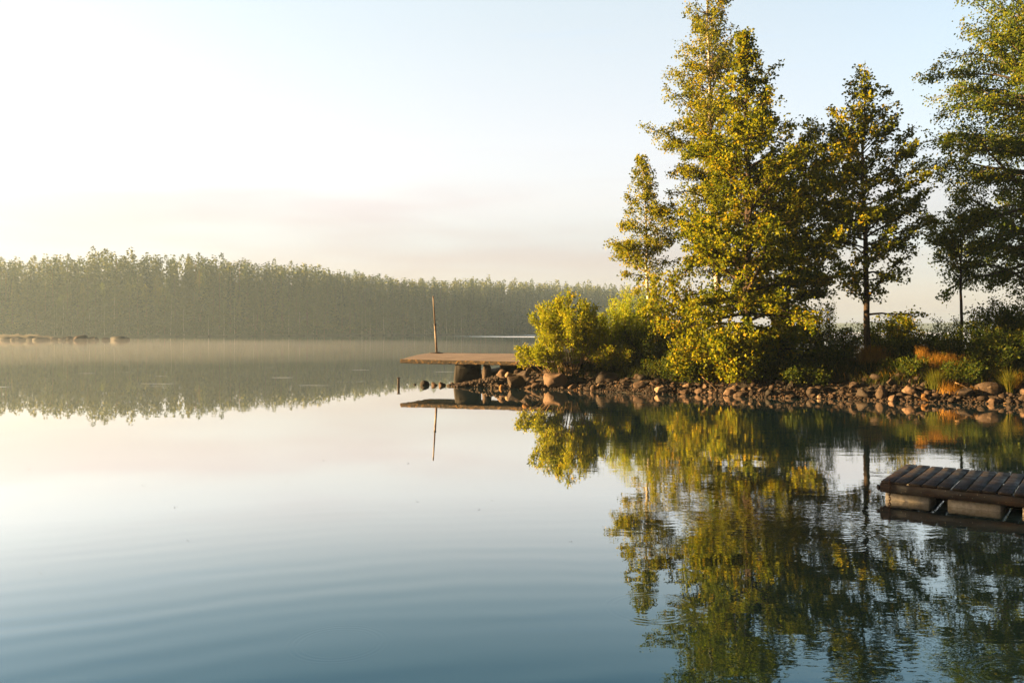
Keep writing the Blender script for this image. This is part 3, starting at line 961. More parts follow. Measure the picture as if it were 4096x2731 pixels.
make_tree('young_tree', 'thin straight young tree forking high up, standing alone before the tall birch', 961, 32.4, 7.8, .075,
          [(4.1, .3, .3), (4.8, 1.3, 1.1), (5.8, 1.6, 1.3), (6.8, 1.2, 1.0), (7.8, .1, .1)],
          42, 6000, .10, .78, M['alder_leaf'], M['alder_bark'], droop=.0, pitch=(.5, 1.1), seed=12, clump=.16)
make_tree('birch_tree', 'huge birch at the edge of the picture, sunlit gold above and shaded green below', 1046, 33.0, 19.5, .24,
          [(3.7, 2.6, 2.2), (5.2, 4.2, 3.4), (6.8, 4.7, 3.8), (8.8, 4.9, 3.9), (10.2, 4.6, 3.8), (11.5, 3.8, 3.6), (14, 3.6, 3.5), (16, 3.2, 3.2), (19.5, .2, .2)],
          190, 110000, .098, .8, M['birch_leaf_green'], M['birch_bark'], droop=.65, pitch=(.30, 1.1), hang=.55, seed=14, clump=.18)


for c_, D_, H_, sd in ((-13.2, 11.5, 9.0, 51), (-15.4, 10.7, 8.5, 52)):
    make_tree('birch_tree', 'dense birch on the near shore beside the camera' if sd == 51 else 'second birch of the near shore, further from the water', 512 + c_ / D_ * F, D_, H_, .11,
              [(1.2, 1.2, 1.2), (2.5, 2.1, 2.1), (5, 2.0, 2.0), (7, 1.2, 1.2), (H_, .1, .1)], 60, 5500, .12, .8, M['birch_leaf'], M['birch_bark'], droop=.5, pitch=(.2, 1.1), hang=.4, seed=sd)


def make_bush(name, label, cat, c, D, H, spread, n_stem, n_leaf, leaf, ratio, lmat, bmat, seed=1, bare=.3, r0=.018, up=.9,
              group=None, clump=.10, lean=(0, 0), twig=.5, base=.25, depth=1.0, zb=None):
    global R
    keep, R = R, np.random.default_rng(seed)
    x0 = px(c, D)
    z0 = float(ground_z(x0, D)) - .05 if zb is None else zb
    root = empty(name, (x0, D, z0))
    tag(root, label, cat, group)
    wood = MB()
    LP, LW = [], []
    for i in range(n_stem):
        a = i * 2.4 + R.normal(0, .4)
        sp = spread * R.uniform(.15, 1.0)
        tgt = np.array([math.cos(a) * sp + lean[0], math.sin(a) * sp * depth + lean[1], H * R.uniform(.62, 1.0) * (1 - .25 * (sp / max(spread, .01)) ** 2)])
        p0 = np.array([math.cos(a) * base * R.random() * spread, math.sin(a) * base * R.random() * spread, 0])
        L = np.linalg.norm(tgt - p0)
        s = np.linspace(0, 1, 9)[:, None]
        mid = p0 * .5 + tgt * .5 + np.array([0, 0, -.02 * L]) + np.array([math.cos(a), math.sin(a), 0]) * .12 * L
        P = (1 - s) ** 2 * p0 + 2 * s * (1 - s) * mid + s ** 2 * tgt + R.normal(0, .015 * L, (9, 3)) * s
        wood.tube(P, np.linspace(r0, .004, 9), 5)
        m_ = max(3, int(L / .18))
        for j in range(m_):
            s_ = bare + (1 - bare) * (j + R.random()) / m_
            q, tg = along(P, np.array([min(s_, .99)]))
            d2 = unit(unit(tg[0]) * up + R.normal(0, .6, 3))
            l2 = twig * L * .35 * (1.15 - s_) * R.uniform(.6, 1.3) + .08
            Q = polyline(q[0], d2, l2, 3, -.2, .2, R)
            wood.tube(Q, np.linspace(.006, .003, 4), 3)
            LP.append(Q)
            LW.append(l2)
        LP.append(P[6:])
        LW.append(L * .25)
    LW = np.array(LW)
    cnt = R.multinomial(n_leaf, LW / LW.sum())
    PP, DD, TT = [], [], []
    for Q, k in zip(LP, cnt):
        if k:
            q, tg = along(Q, R.random(k) ** .7)
            PP.append(q + R.normal(0, clump, (k, 3)))
            DD.append(unit(tg.mean(0)) * .9 + R.normal(0, .6, (k, 3)))
            TT.append(np.clip(R.normal(.5 + R.normal(0, .1), .2, k), 0, 1))
    PP, DD, TT = np.vstack(PP), np.vstack(DD), np.concatenate(TT)
    PP[:, 2] = np.maximum(PP[:, 2], .05)
    DD /= np.linalg.norm(DD, axis=1)[:, None]
    V, Fc = leaf_quads(PP, DD, leaf * R.uniform(.7, 1.3, len(PP)), ratio, up=.3)
    wood.build('stems', bmat, root)
    mesh_np('foliage', V, Fc, lmat, root, smooth=False, tint=TT)
    R = keep
    return root


mb = make_bush
mb('willow_bush', 'yellow-green willow bush with bare orange stems, growing over the end of the pier', 'bush', 572, 33.7, 3.45, 1.5, 36, 14000, .115, .36, M['willow_leaf'], M['twig'], 21, bare=.42, clump=.07, lean=(-.35, -.1), r0=.016)
mb('willow_bush', 'low willow shoots hanging over the slab edge, at the side of the larger willow', 'bush', 556, 33.3, 1.6, 1.3, 18, 4600, .11, .36, M['willow_leaf'], M['twig'], 22, bare=.55, clump=.06, lean=(-.45, -.1), r0=.013)
mb('willow_bush', 'few long ragged willow shoots leaning out over the water from the pier bushes', 'bush', 570, 33.4, 2.9, 1.3, 9, 1700, .12, .34, M['willow_leaf'], M['twig'], 41, bare=.35, clump=.05, lean=(-.45, -.1), twig=.7)
mb('alder_shrub', 'leafy golden alder shoots filling the gap between the small birch and the broad alder', 'shrub', 671, 32.9, 3.9, 1.4, 20, 4600, .115, .8, M['alder_leaf'], M['alder_bark'], 42, bare=.25, clump=.10)
mb('willow_bush', 'loose yellow-green willow between the round pier bush and the feathery bush', 'bush', 592, 34.4, 2.6, .9, 16, 4200, .11, .34, M['willow_leaf'], M['twig'], 43, bare=.25, clump=.08)
mb('alder_sapling', 'round-leaved dark green sapling rising out of the willow bush', 'sapling', 579, 34.1, 3.6, .62, 7, 1100, .11, .8, M['alder_leaf'], M['alder_bark'], 23, bare=.35, clump=.09)
mb('willow_bush', 'feathery light green bush with pointed sprays between willow and small birch', 'bush', 607, 35.2, 2.4, .9, 20, 6500, .10, .32, M['fine_leaf'], M['twig'], 24, bare=.2, clump=.08)
mb('willow_bush', 'tall bright yellow-green feathery bush at the foot of the small birch', 'bush', 634, 35.6, 3.3, 1.45, 32, 14500, .10, .32, M['fine_leaf'], M['twig'], 25, bare=.15, clump=.09)
mb('willow_bush', 'green low bush with drooping leaf sprays above the big round dark boulder', 'bush', 612, 33.2, 1.0, .95, 14, 2600, .10, .36, M['alder_leaf'], M['twig'], 26, bare=.15, clump=.08, lean=(.1, -.6))
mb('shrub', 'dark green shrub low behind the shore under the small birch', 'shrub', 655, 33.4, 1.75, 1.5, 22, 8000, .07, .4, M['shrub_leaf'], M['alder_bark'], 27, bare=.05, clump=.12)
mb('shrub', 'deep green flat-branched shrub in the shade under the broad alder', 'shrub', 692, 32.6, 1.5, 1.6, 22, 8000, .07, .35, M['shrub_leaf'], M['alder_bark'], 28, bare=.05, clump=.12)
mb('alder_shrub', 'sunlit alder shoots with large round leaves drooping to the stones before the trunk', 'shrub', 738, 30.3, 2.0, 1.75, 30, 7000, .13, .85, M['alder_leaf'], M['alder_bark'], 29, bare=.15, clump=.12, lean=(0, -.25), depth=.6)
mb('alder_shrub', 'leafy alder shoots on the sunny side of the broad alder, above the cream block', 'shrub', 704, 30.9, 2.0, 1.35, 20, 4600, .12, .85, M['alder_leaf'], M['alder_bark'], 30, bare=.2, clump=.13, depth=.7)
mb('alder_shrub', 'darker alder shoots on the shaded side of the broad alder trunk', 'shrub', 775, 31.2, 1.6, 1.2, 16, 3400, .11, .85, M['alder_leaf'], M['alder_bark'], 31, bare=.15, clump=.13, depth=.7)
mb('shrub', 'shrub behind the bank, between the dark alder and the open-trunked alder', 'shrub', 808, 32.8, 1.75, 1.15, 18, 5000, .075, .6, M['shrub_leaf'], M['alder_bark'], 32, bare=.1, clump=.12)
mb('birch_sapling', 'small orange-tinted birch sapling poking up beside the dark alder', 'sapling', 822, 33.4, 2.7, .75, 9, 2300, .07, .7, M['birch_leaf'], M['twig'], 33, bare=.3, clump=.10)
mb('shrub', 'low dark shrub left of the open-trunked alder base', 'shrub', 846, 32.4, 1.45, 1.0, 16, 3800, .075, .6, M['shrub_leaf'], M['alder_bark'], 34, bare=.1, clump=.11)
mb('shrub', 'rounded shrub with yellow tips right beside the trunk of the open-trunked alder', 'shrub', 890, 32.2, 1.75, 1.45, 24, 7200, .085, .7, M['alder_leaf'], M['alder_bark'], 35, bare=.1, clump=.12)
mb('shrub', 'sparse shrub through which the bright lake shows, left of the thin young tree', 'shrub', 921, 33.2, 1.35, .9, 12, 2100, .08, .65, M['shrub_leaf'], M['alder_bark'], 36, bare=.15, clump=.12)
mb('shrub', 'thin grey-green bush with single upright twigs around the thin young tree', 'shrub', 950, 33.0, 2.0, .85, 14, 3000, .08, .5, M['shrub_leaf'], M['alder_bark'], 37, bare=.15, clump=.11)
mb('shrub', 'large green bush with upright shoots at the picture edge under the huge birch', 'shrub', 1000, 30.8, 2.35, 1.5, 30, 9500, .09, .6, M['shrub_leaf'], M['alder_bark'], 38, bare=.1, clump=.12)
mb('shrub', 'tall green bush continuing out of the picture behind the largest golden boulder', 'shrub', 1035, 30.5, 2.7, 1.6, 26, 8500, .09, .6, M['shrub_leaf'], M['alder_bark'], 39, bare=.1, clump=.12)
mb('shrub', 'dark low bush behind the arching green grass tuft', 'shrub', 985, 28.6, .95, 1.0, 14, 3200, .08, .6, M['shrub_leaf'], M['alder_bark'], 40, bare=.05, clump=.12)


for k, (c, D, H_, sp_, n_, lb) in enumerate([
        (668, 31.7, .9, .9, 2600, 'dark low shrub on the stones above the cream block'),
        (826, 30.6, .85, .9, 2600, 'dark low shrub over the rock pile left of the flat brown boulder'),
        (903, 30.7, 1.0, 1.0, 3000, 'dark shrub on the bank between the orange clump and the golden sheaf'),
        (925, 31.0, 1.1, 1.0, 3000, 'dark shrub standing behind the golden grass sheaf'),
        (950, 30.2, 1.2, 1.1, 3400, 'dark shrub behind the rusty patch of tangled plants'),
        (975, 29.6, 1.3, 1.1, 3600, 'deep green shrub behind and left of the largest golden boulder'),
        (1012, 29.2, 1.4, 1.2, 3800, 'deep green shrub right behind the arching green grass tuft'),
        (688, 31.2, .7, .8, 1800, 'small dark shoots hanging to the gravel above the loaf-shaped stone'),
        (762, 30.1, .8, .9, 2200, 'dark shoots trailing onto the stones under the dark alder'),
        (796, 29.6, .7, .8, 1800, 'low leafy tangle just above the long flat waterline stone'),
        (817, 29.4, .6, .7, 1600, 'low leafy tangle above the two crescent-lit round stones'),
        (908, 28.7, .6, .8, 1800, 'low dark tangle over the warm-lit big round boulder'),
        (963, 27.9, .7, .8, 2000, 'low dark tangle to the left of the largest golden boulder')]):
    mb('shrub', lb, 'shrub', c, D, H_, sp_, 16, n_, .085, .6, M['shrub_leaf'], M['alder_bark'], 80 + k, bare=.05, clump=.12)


# grass
def blades(name, label, cat, c, D, n, H, spread, mat, seed, bend=.5, width=.012, kind=None, group=None, zb=None, tilt=(0, 0)):
    rg = np.random.default_rng(seed)
    x0 = px(c, D)
    z0 = float(ground_z(x0, D)) if zb is None else zb
    base = rg.normal(0, spread * .22, (n, 2))
    a = rg.uniform(0, 6.283, n)
    b_ = bend * rg.uniform(.2, 1.0, n)
    L = H * rg.uniform(.5, 1.0, n)
    K = 5
    s = np.linspace(0, 1, K)
    dirh = np.stack([np.cos(a), np.sin(a)], 1) + np.array(tilt)
    V = np.zeros((n, K, 2, 3))
    wv = np.stack([-np.sin(a), np.cos(a)], 1)
    for k in range(K):
        out_ = (b_ * L * (s[k] * .35 + s[k] ** 2 * .65))[:, None] * dirh
        z = L * (s[k] - .35 * b_ * s[k] ** 2.2)
        wd = width * (1 - s[k] * .92)
        for q, sg in enumerate((-1, 1)):
            V[:, k, q, :2] = base + out_ + wv * wd * sg / 2
            V[:, k, q, 2] = z
    i = np.arange(n)[:, None] * K * 2
    j = np.arange(K - 1)[None, :] * 2
    Fc = np.stack([i + j, i + j + 1, i + j + 3, i + j + 2], -1).reshape(-1, 4)
    o = mesh_np(name, V.reshape(-1, 3), Fc, mat, tint=np.repeat(np.clip(rg.normal(.5, .22, n), 0, 1), K - 1))
    o.location = (x0, D, z0 - .03)
    return tag(o, label, cat, group, kind)


G = [(872, 30.4, 1000, .95, 1.0, 'grass_dry', .6, 'bushy orange grass clump at the foot of the open-trunked alder'),
     (862, 30.7, 90, 1.1, .3, 'grass_dry', .35, 'few tall dry stalks close against the alder trunk'),
     (922, 29.2, 300, 1.1, .35, 'grass_dry', .25, 'upright golden grass sheaf on the crest of the bank'),
     (940, 28.9, 900, .85, 1.3, 'grass_dry', .7, 'wide rusty patch of tangled dry plants beside the golden sheaf'),
     (935, 27.5, 330, .80, .45, 'grass_green', .7, 'yellow-green reed tuft spreading at the waterline before the rusty patch'),
     (950, 27.1, 160, .55, .6, 'grass_dry', 1.0, 'flattened straw at the waterline next to the reed tuft'),
     (1009, 26.7, 260, 1.0, .22, 'grass_green', .8, 'arching bright green grass tuft by the largest golden boulder'),
     (1017, 26.9, 60, .7, .25, 'grass_dry', .6, 'withered brown blades beside the arching green tuft'),
     (783, 29.9, 130, .95, .25, 'grass_dry', .45, 'thin spray of long grass on the bank right of the drooping alder shoots'),
     (797, 29.8, 60, .6, .3, 'grass_green', .3, 'small upright weeds above the crescent-lit round stones'),
     (905, 29.6, 200, .5, .8, 'grass_green', .5, 'short yellow-green grass on the rim between the two orange clumps'),
     (887, 29.7, 150, .5, .6, 'grass_green', .4, 'small leafy green tuft right of the orange clump'),
     (968, 28.3, 220, .6, .8, 'grass_green', .5, 'mixed green grass left of the largest golden boulder'),
     (975, 27.0, 90, .35, .6, 'grass_dry', .8, 'sparse short straw at the water left of the largest boulder')]
for k, (c, D, n_, H_, sp_, mt, bd, lb) in enumerate(G):
    blades('grass_tuft', lb, 'grass tuft', c, D, int(n_ * 1.4), H_, sp_, M[mt], 700 + k, bend=bd, width=.014, group='grass tufts on the bank')

# rough grass and herbs over the top of the bank, uncountable
def grass_cover(name, label, n, x0, x1, d0, d1, H, mat, seed, wd=.016):
    rg = np.random.default_rng(seed)
    x = rg.uniform(x0, x1, n)
    y = shore(x) + rg.uniform(d0, d1, n)
    kp = vnoise(x, y, 1.3, 5) > rg.uniform(.15, .75, n)
    x, y = x[kp], y[kp]
    n = len(x)
    a = rg.uniform(0, 6.28, n)
    L = H * rg.uniform(.4, 1.15, n)
    P0 = np.stack([x, y, ground_z(x, y) - .02], 1)
    dv = np.stack([np.cos(a) * .35, np.sin(a) * .35, np.ones(n)], 1) * L[:, None]
    P1 = P0 + dv * .55
    P2 = P0 + dv * (.92, .92, .9) + np.stack([np.cos(a), np.sin(a), a * 0], 1) * L[:, None] * .2
    wv = np.stack([-np.sin(a), np.cos(a), a * 0], 1) * wd / 2
    V = np.stack([P0 - wv, P0 + wv, P1 + wv * .9, P1 - wv * .9, P2 + wv * .15, P2 - wv * .15], 1).reshape(-1, 3)
    i = np.arange(n)[:, None] * 6
    Fc = np.concatenate([i + np.array([0, 1, 2, 3]), i + np.array([3, 2, 4, 5])], 1).reshape(-1, 4)
    return tag(mesh_np(name, V, Fc, mat, tint=np.repeat(np.clip(rg.normal(.45, .22, n), 0, 1), 2)), label, 'grass', kind='stuff')


grass_cover('grass', 'rough green grass and herbs covering the top of the bank', 52000, 1.5, 24, 1.05, 7.0, .42, M['grass_dark'], 61)
grass_cover('dry_grass', 'dry reddish grass along the rim of the bank above the stones', 1800, 9.5, 20, 1.3, 3.0, .32, M['grass_dry'], 62)

# fallen twigs and driftwood among the stones
for k, (c, yb, D, L, a, pit, rr, lb) in enumerate([
        (640, 381, 30.9, .9, .1, .25, .012, 'thin bent bare twig curving over the gravel to the cream block'),
        (702, 388, 30.2, .85, -.9, -.5, .014, 'thin bare twig slanting down to the water beside the loaf-shaped stone'),
        (955, 401, 26.9, 1.2, -.5, -.35, .02, 'pale broken reed stalk sloping into the water at the reed tuft'),
        (1003, 403, 26.1, 1.4, .15, .03, .03, 'pale driftwood stick lying at the water before the largest boulder'),
        (893, 398, 27.6, .8, .2, -.15, .014, 'wet curved twig dipping into the water right of the tall grey boulder')]):
    x0 = px(c, D)
    mb_ = MB()
    P = polyline((0, 0, 0), (math.cos(a) * math.cos(pit), math.sin(a) * .3, math.sin(pit)), L, 8, .5 if pit > 0.1 else 0, .08)
    mb_.tube(P, np.linspace(rr, rr * .4, 9), 6, cap=True)
    o = mb_.build('twig', M['twig'])
    o.location = (x0, D, max(.03, pz(yb, D)) + (L * .5 if pit < -.2 else 0))
    tag(o, lb, 'twig', 'bare twigs at the water')

# ------------------------------------------------------------------ concrete pier, pole, post
pier = tag(empty('pier', (0, 38, 0)), 'old flat concrete pier with a crumbling mossy edge on stone supports', 'pier')


def slab_pt(u, v):
    """u along the front (0 left, 1 right), v front to back"""
    a = np.array([px(400.6, 36.6), 36.6, 1.05])
    b_ = np.array([2.6, 33.75, 1.0])
    c_ = np.array([px(431, 41.2), 41.2, 1.22])
    d_ = np.array([4.6, 38.6, 1.20])
    return (a * (1 - u) + b_ * u) * (1 - v) + (c_ * (1 - u) + d_ * u) * v


nu, nv = 90, 26
V = np.zeros((nv, nu, 3))
for i in range(nv):
    for j in range(nu):
        p = slab_pt(j / (nu - 1), i / (nv - 1))
        p[2] += .03 * math.sin(math.pi * i / (nv - 1)) + .012 * mnoise.noise(Vector((p[0] * .8, p[1] * .8, 0)))
        V[i, j] = p - (0, 38, 0)
i = np.arange(nv - 1)[:, None] * nu
j = np.arange(nu - 1)[None, :]
Fc = np.stack([i + j, i + j + 1, i + nu + j + 1, i + nu + j], -1).reshape(-1, 4)
mesh_np('deck', V.reshape(-1, 3), Fc, M['concrete'], pier)
# edge band and underside: loop round the slab, rough
loop = [slab_pt(u, 0) for u in np.linspace(0, 1, 220)] + [slab_pt(1, v) for v in np.linspace(0, 1, 40)[1:]] + \
       [slab_pt(u, 1) for u in np.linspace(1, 0, 120)[1:]] + [slab_pt(0, v) for v in np.linspace(1, 0, 60)[1:-1]]
loop = np.array(loop) - (0, 38, 0)
cen = loop.mean(0)
rows = [(0.0, -.003), (.012, .03), (.03, .08), (.03, .12), (.022, .15), (.0, .17)]
VV = []
for (o_, dzz) in rows:
    dr = loop - cen
    dr[:, 2] = 0
    dr /= np.linalg.norm(dr, axis=1)[:, None]
    q = loop + dr * o_
    q[:, 2] -= dzz
    for k in range(len(q)):
        nn = mnoise.noise(Vector((loop[k][0] * 7, loop[k][1] * 7, dzz * 30)))
        n3 = mnoise.noise(Vector((loop[k][0] * 2.1, loop[k][1] * 2.1, 5)))
        if dzz > .01:
            q[k] += dr[k] * nn * .035
            q[k][2] += nn * .01 - (n3 * .025 if dzz > .1 else 0)
    VV.append(q)
nl = len(loop)
und = loop.copy()
und[:, 2] -= .17
VV.append(und + (cen - und) * (1, 1, 0) * .98)
VV = np.array(VV)
i = np.arange(len(VV) - 1)[:, None] * nl
j = np.arange(nl)[None, :]
Fc = np.stack([i + j, i + (j + 1) % nl, i + nl + (j + 1) % nl, i + nl + j], -1).reshape(-1, 4)
mesh_np('slab_edge', VV.reshape(-1, 3), Fc, M['concrete_edge'], pier)


def support(c0, c1, D, dep, ztop, seed, mat, lb, lean=0.0, ang=.3):
    x0, x1 = px(c0, D), px(c1, D)
    V, F3 = ICO[4]
    V = np.sign(V) * np.abs(V) ** (.22 if c1 - c0 > 12 else .6)
    V = V / np.abs(V).max(0)
    rg = np.random.default_rng(seed)
    off = rg.uniform(0, 30, 3)
    V = V * (1 + np.array([mnoise.noise(Vector(v * 1.6 + off)) * .09 + mnoise.noise(Vector(v * 5 + off)) * .03 for v in V]))[:, None]
    V[:, 0] += lean * V[:, 2]
    V = V * np.array([(x1 - x0) / 2, dep / 2, (ztop + .5) / 2])
    o = mesh_np('support', V, F3, M[mat], pier)
    o.location = ((x0 + x1) / 2, D + dep / 2 - 38, (ztop - .5) / 2)
    o['label'] = lb
    return o


support(454, 480, 35.6, 1.9, .91, 5, 'stone_black', 'broad dark outer support block', 0)
support(482, 491.5, 35.2, .7, .90, 6, 'stone', 'narrow leaning sunlit support stone', -.05)
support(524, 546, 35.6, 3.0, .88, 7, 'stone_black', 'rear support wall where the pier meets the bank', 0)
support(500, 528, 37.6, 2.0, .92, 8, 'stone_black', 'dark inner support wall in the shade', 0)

# the pole on the pier
Dp = 40.6
xb = px(436.7, Dp)
zb = 1.20
pole = tag(empty('pole', (xb, Dp, zb)), 'tall thin leaning pole bolted to the back of the concrete pier', 'pole')
tip = np.array([px(433.2, Dp) - xb, 0, pz(295.6, Dp) - zb])
mb_ = MB()
mb_.tube(np.array([tip * 0, tip * .5]), [.052, .050], 12, cap=True)
mb_.build('lower_tube', M['pole'], pole)
mb_ = MB()
mb_.tube(np.array([tip * .49, tip * .9, tip]), [.037, .034, .032], 12, cap=True)
mb_.build('upper_tube', M['pole'], pole)
mb_ = MB()
mb_.tube(np.array([tip * .485, tip * .515]), [.062, .062], 12, cap=True)
mb_.build('collar', M['iron'], pole)
mb_ = MB()
mb_.box((0.0, 0, .02), (.62, .22, .04), bev=.01)
mb_.box((0.05, 0, .055), (.26, .16, .035), bev=.01)
mb_.build('base_plate', M['iron'], pole, smooth=False)

# iron post in the lake
Ds = CH * F / (385.3 - HY)
post = tag(empty('mooring_post', (px(398.6, Ds), Ds, 0)), 'short dark iron post with a flat cap standing alone in the lake', 'post')
mb_ = MB()
for yy in (-.035, .035):
    mb_.box((0, yy, .0), (.09, .012, .64), bev=.003)
mb_.box((0, 0, 0), (.014, .06, .62), bev=.002)
mb_.build('shaft', M['iron'], post, smooth=False)
mb_ = MB()
mb_.box((0, 0, .335), (.15, .11, .035), bev=.008)
mb_.build('cap', M['iron'], post, smooth=False)

# ------------------------------------------------------------------ floating wooden dock
A = np.array([5.006, 11.31, 0])
e1 = np.array([.809, -.588, 0])
e2 = np.array([.588, .809, 0])
DZ = .263
dock = empty('floating_dock', A, math.atan2(e1[1], e1[0]))
tag(dock, 'dark wooden plank dock floating on white foam blocks', 'dock')
# local frame: x along the near edge, y away from the camera
pitch_, wdt = .1745, 1.75
for k in range(20):
    mb_ = MB()
    wv = .154 + R.normal(0, .002)
    mb_.box((0, 0, 0), (wdt + R.normal(0, .012), wv, .030), bev=.004)
    o = mb_.build('plank', M['plank'], dock, smooth=False)
    o.location = (pitch_ * (k + .5) + R.normal(0, .002), wdt / 2 + R.normal(0, .008), DZ - .015 + R.normal(0, .0018))
    o.rotation_euler = (R.normal(0, .004), 0, math.pi / 2 + R.normal(0, .004))
mb_ = MB()
mb_.box((0, 0, 0), (3.5, .05, .125), bev=.006)
o = mb_.build('beam', M['beam'], dock, smooth=False)
o.location = (1.755, .035, DZ - .032 - .0625)
o = bpy.data.objects.new('beam', o.data)
col.objects.link(o)
o.parent = dock
o.location = (1.755, wdt - .035, DZ - .032 - .0625)
mb_ = MB()
mb_.box((0, 0, 0), (wdt - .16, .05, .12), bev=.006)
o = mb_.build('cross_beam', M['beam'], dock, smooth=False)
o.location = (.035, wdt / 2, DZ - .034 - .06)
o.rotation_euler = (0, 0, math.pi / 2)
# ragged end of the near beam
V, Fc = rock_verts((.09, .07, .11), 77, .8, 3)
o = mesh_np('splintered_end', V, Fc, M['beam'], dock, smooth=False)
o.location = (-.02, .05, DZ - .105)
for k, (a_, b_) in enumerate([(.05, .61), (.82, 1.435), (1.66, 2.26), (2.48, 3.1)]):
    mb_ = MB()
    mb_.box((0, 0, 0), (b_ - a_, .50, .26), bev=.02)
    o = mb_.build('float_block', M['foam'], dock)
    o.location = ((a_ + b_) / 2, .10 + .25, DZ - .036 - .125 - .13)
    o.rotation_euler = (0, 0, R.normal(0, .01))
    mb_ = MB()
    mb_.box((0, 0, 0), (b_ - a_, .50, .26), bev=.02)
    o = mb_.build('float_block', M['foam'], dock)
    o.location = ((a_ + b_) / 2, wdt - .35, DZ - .036 - .125 - .13)
mb_ = MB()
mb_.tube([(0, -.004, 0), (0, .006, 0)], [.008, .008], 8, cap=True)
for bx_, bz_ in ((.98, -.085), (2.2, -.08)):
    o = mb_.build('bolt', M['foam'], dock)
    o.location = (bx_, .004, DZ + bz_)

# chain hanging from the dock
ch = MB()
for k in range(13):
    th = np.linspace(0, 2 * np.pi, 13)
    a = th
    if k % 2:
        P = np.stack([np.cos(a) * .014, a * 0, np.sin(a) * .024], 1)
    else:
        P = np.stack([a * 0, np.cos(a) * .014, np.sin(a) * .024], 1)
    P = P + np.array([.004 * math.sin(k * .9), 0, -k * .034])
    ch.tube(P, .0055, 6)
o = ch.build('chain', M['rust'])
q = A + e1 * .135 - e2 * .022
o.location = (q[0], q[1], DZ + .012)
tag(o, 'rusty chain hanging from the dock corner into the water', 'chain')

# floating leaves and specks on the water
sp_m = plain_mat('floating speck', (.05, .035, .02), (.14, .10, .05), 3.0, .7)
for k, (c, y_) in enumerate([(176, 507), (29, 469), (188, 540), (144, 485), (418, 501), (492, 500), (571, 541), (287, 481), (386, 464), (409, 463), (479, 509), (324, 460), (42, 572)]):
    D = CH * F / (y_ - HY)
    P = np.zeros((3, 3)) + (px(c, D), D, .004)
    P += R.normal(0, .015, (3, 3)) * (1, 1, .2)
    Dr = R.normal(size=(3, 3)) * (1, 1, .2)
    Dr /= np.linalg.norm(Dr, axis=1)[:, None]
    V, Fc = leaf_quads(P - P[0], Dr, .018 * D / 12, .6, up=2)
    o = mesh_np('floating_leaf', V, Fc, sp_m, tint=[.5] * 3)
    o.location = P[0]
    tag(o, 'tiny dark leaf floating alone on the smooth open water', 'leaf', 'specks floating on the open water')


# ------------------------------------------------------------------ far forest
def crown_mesh(kind, seed, n):
    """unit-height tree (1.0 tall): returns crown quads and tints"""
    rg = np.random.default_rng(seed)
    P, Dv, S, T = [], [], [], []
    lean = rg.normal(0, .012)
    ph = rg.uniform(0, 6)
    if kind == 'spruce':
        lv = 30
        for i in range(lv):
            h = .16 + .82 * (i / lv)
            r = (.112 + rg.normal(0, .008)) * (1 - (h - .1) / .92) ** .9 * rg.uniform(.7, 1.2) + .003
            m_ = int(6 + 9 * (1 - i / lv))
            for a in rg.uniform(0, 6.28, m_):
                rr = r * rg.uniform(.75, 1.15)
                for q in (.35, .68, .95):
                    P.append((math.cos(a) * rr * q, math.sin(a) * rr * q, h - .25 * rr * q + .006 * rg.normal()))
                    Dv.append((math.cos(a), math.sin(a), -.35 + rg.normal(0, .2)))
                    S.append(.042 * (1.18 - .75 * h) * rg.uniform(.8, 1.3))
                    T.append(.5 + rg.normal(0, .2))
    elif kind == 'pine':
        base = rg.uniform(.30, .50)
        for i in range(26):
            u = i / 25
            h = base + (.97 - base) * u
            r = .115 * (1 - u) ** .6 * min(1, .55 + u * 2.2) * rg.uniform(.6, 1.2) + .005
            for a in rg.uniform(0, 6.28, 5):
                rr = r * rg.uniform(.5, 1.15)
                cx, cy, cz = math.cos(a) * rr, math.sin(a) * rr, h + rr * .25
                for _ in range(7):
                    jt = .014 * (1.15 - u)
                    P.append((cx + rg.normal(0, jt), cy + rg.normal(0, jt), cz + rg.normal(0, .008)))
                    Dv.append(tuple(rg.normal(size=3) + np.array([math.cos(a), math.sin(a), .5])))
                    S.append(rg.uniform(.018, .032) * (1.15 - .6 * u))
                    T.append(.5 + rg.normal(0, .2))
    else:
        for i in range(30):
            u = i / 29
            h = .24 + .74 * u
            r = .13 * math.sin(math.pi * min(1, .22 + .78 * u) ** 1.1) * rg.uniform(.7, 1.15) + .01
            for a in rg.uniform(0, 6.28, 6):
                rr = r * math.sqrt(rg.random()) * 1.1
                for _ in range(6):
                    P.append((math.cos(a) * rr + rg.normal(0, .016), math.sin(a) * rr + rg.normal(0, .016), h + rg.normal(0, .016)))
                    Dv.append(tuple(rg.normal(size=3)))
                    S.append(rg.uniform(.014, .026))
                    T.append(.5 + rg.normal(0, .22))
    P, Dv, S, T = np.array(P), np.array(Dv), np.array(S), np.array(T)
    if n and len(P) > n:
        k = rg.choice(len(P), n, replace=False)
        P, Dv, S, T = P[k], Dv[k], S[k] * 1.5, T[k]
    P[:, 0] += lean * P[:, 2] * 3
    Dv /= np.linalg.norm(Dv, axis=1)[:, None]
    V, Fc = leaf_quads(P, Dv, S, .62 if kind != 'spruce' else .7, fold=.1, up=.6 if kind != 'spruce' else 1.8)
    return V, Fc, np.clip(T, 0, 1)


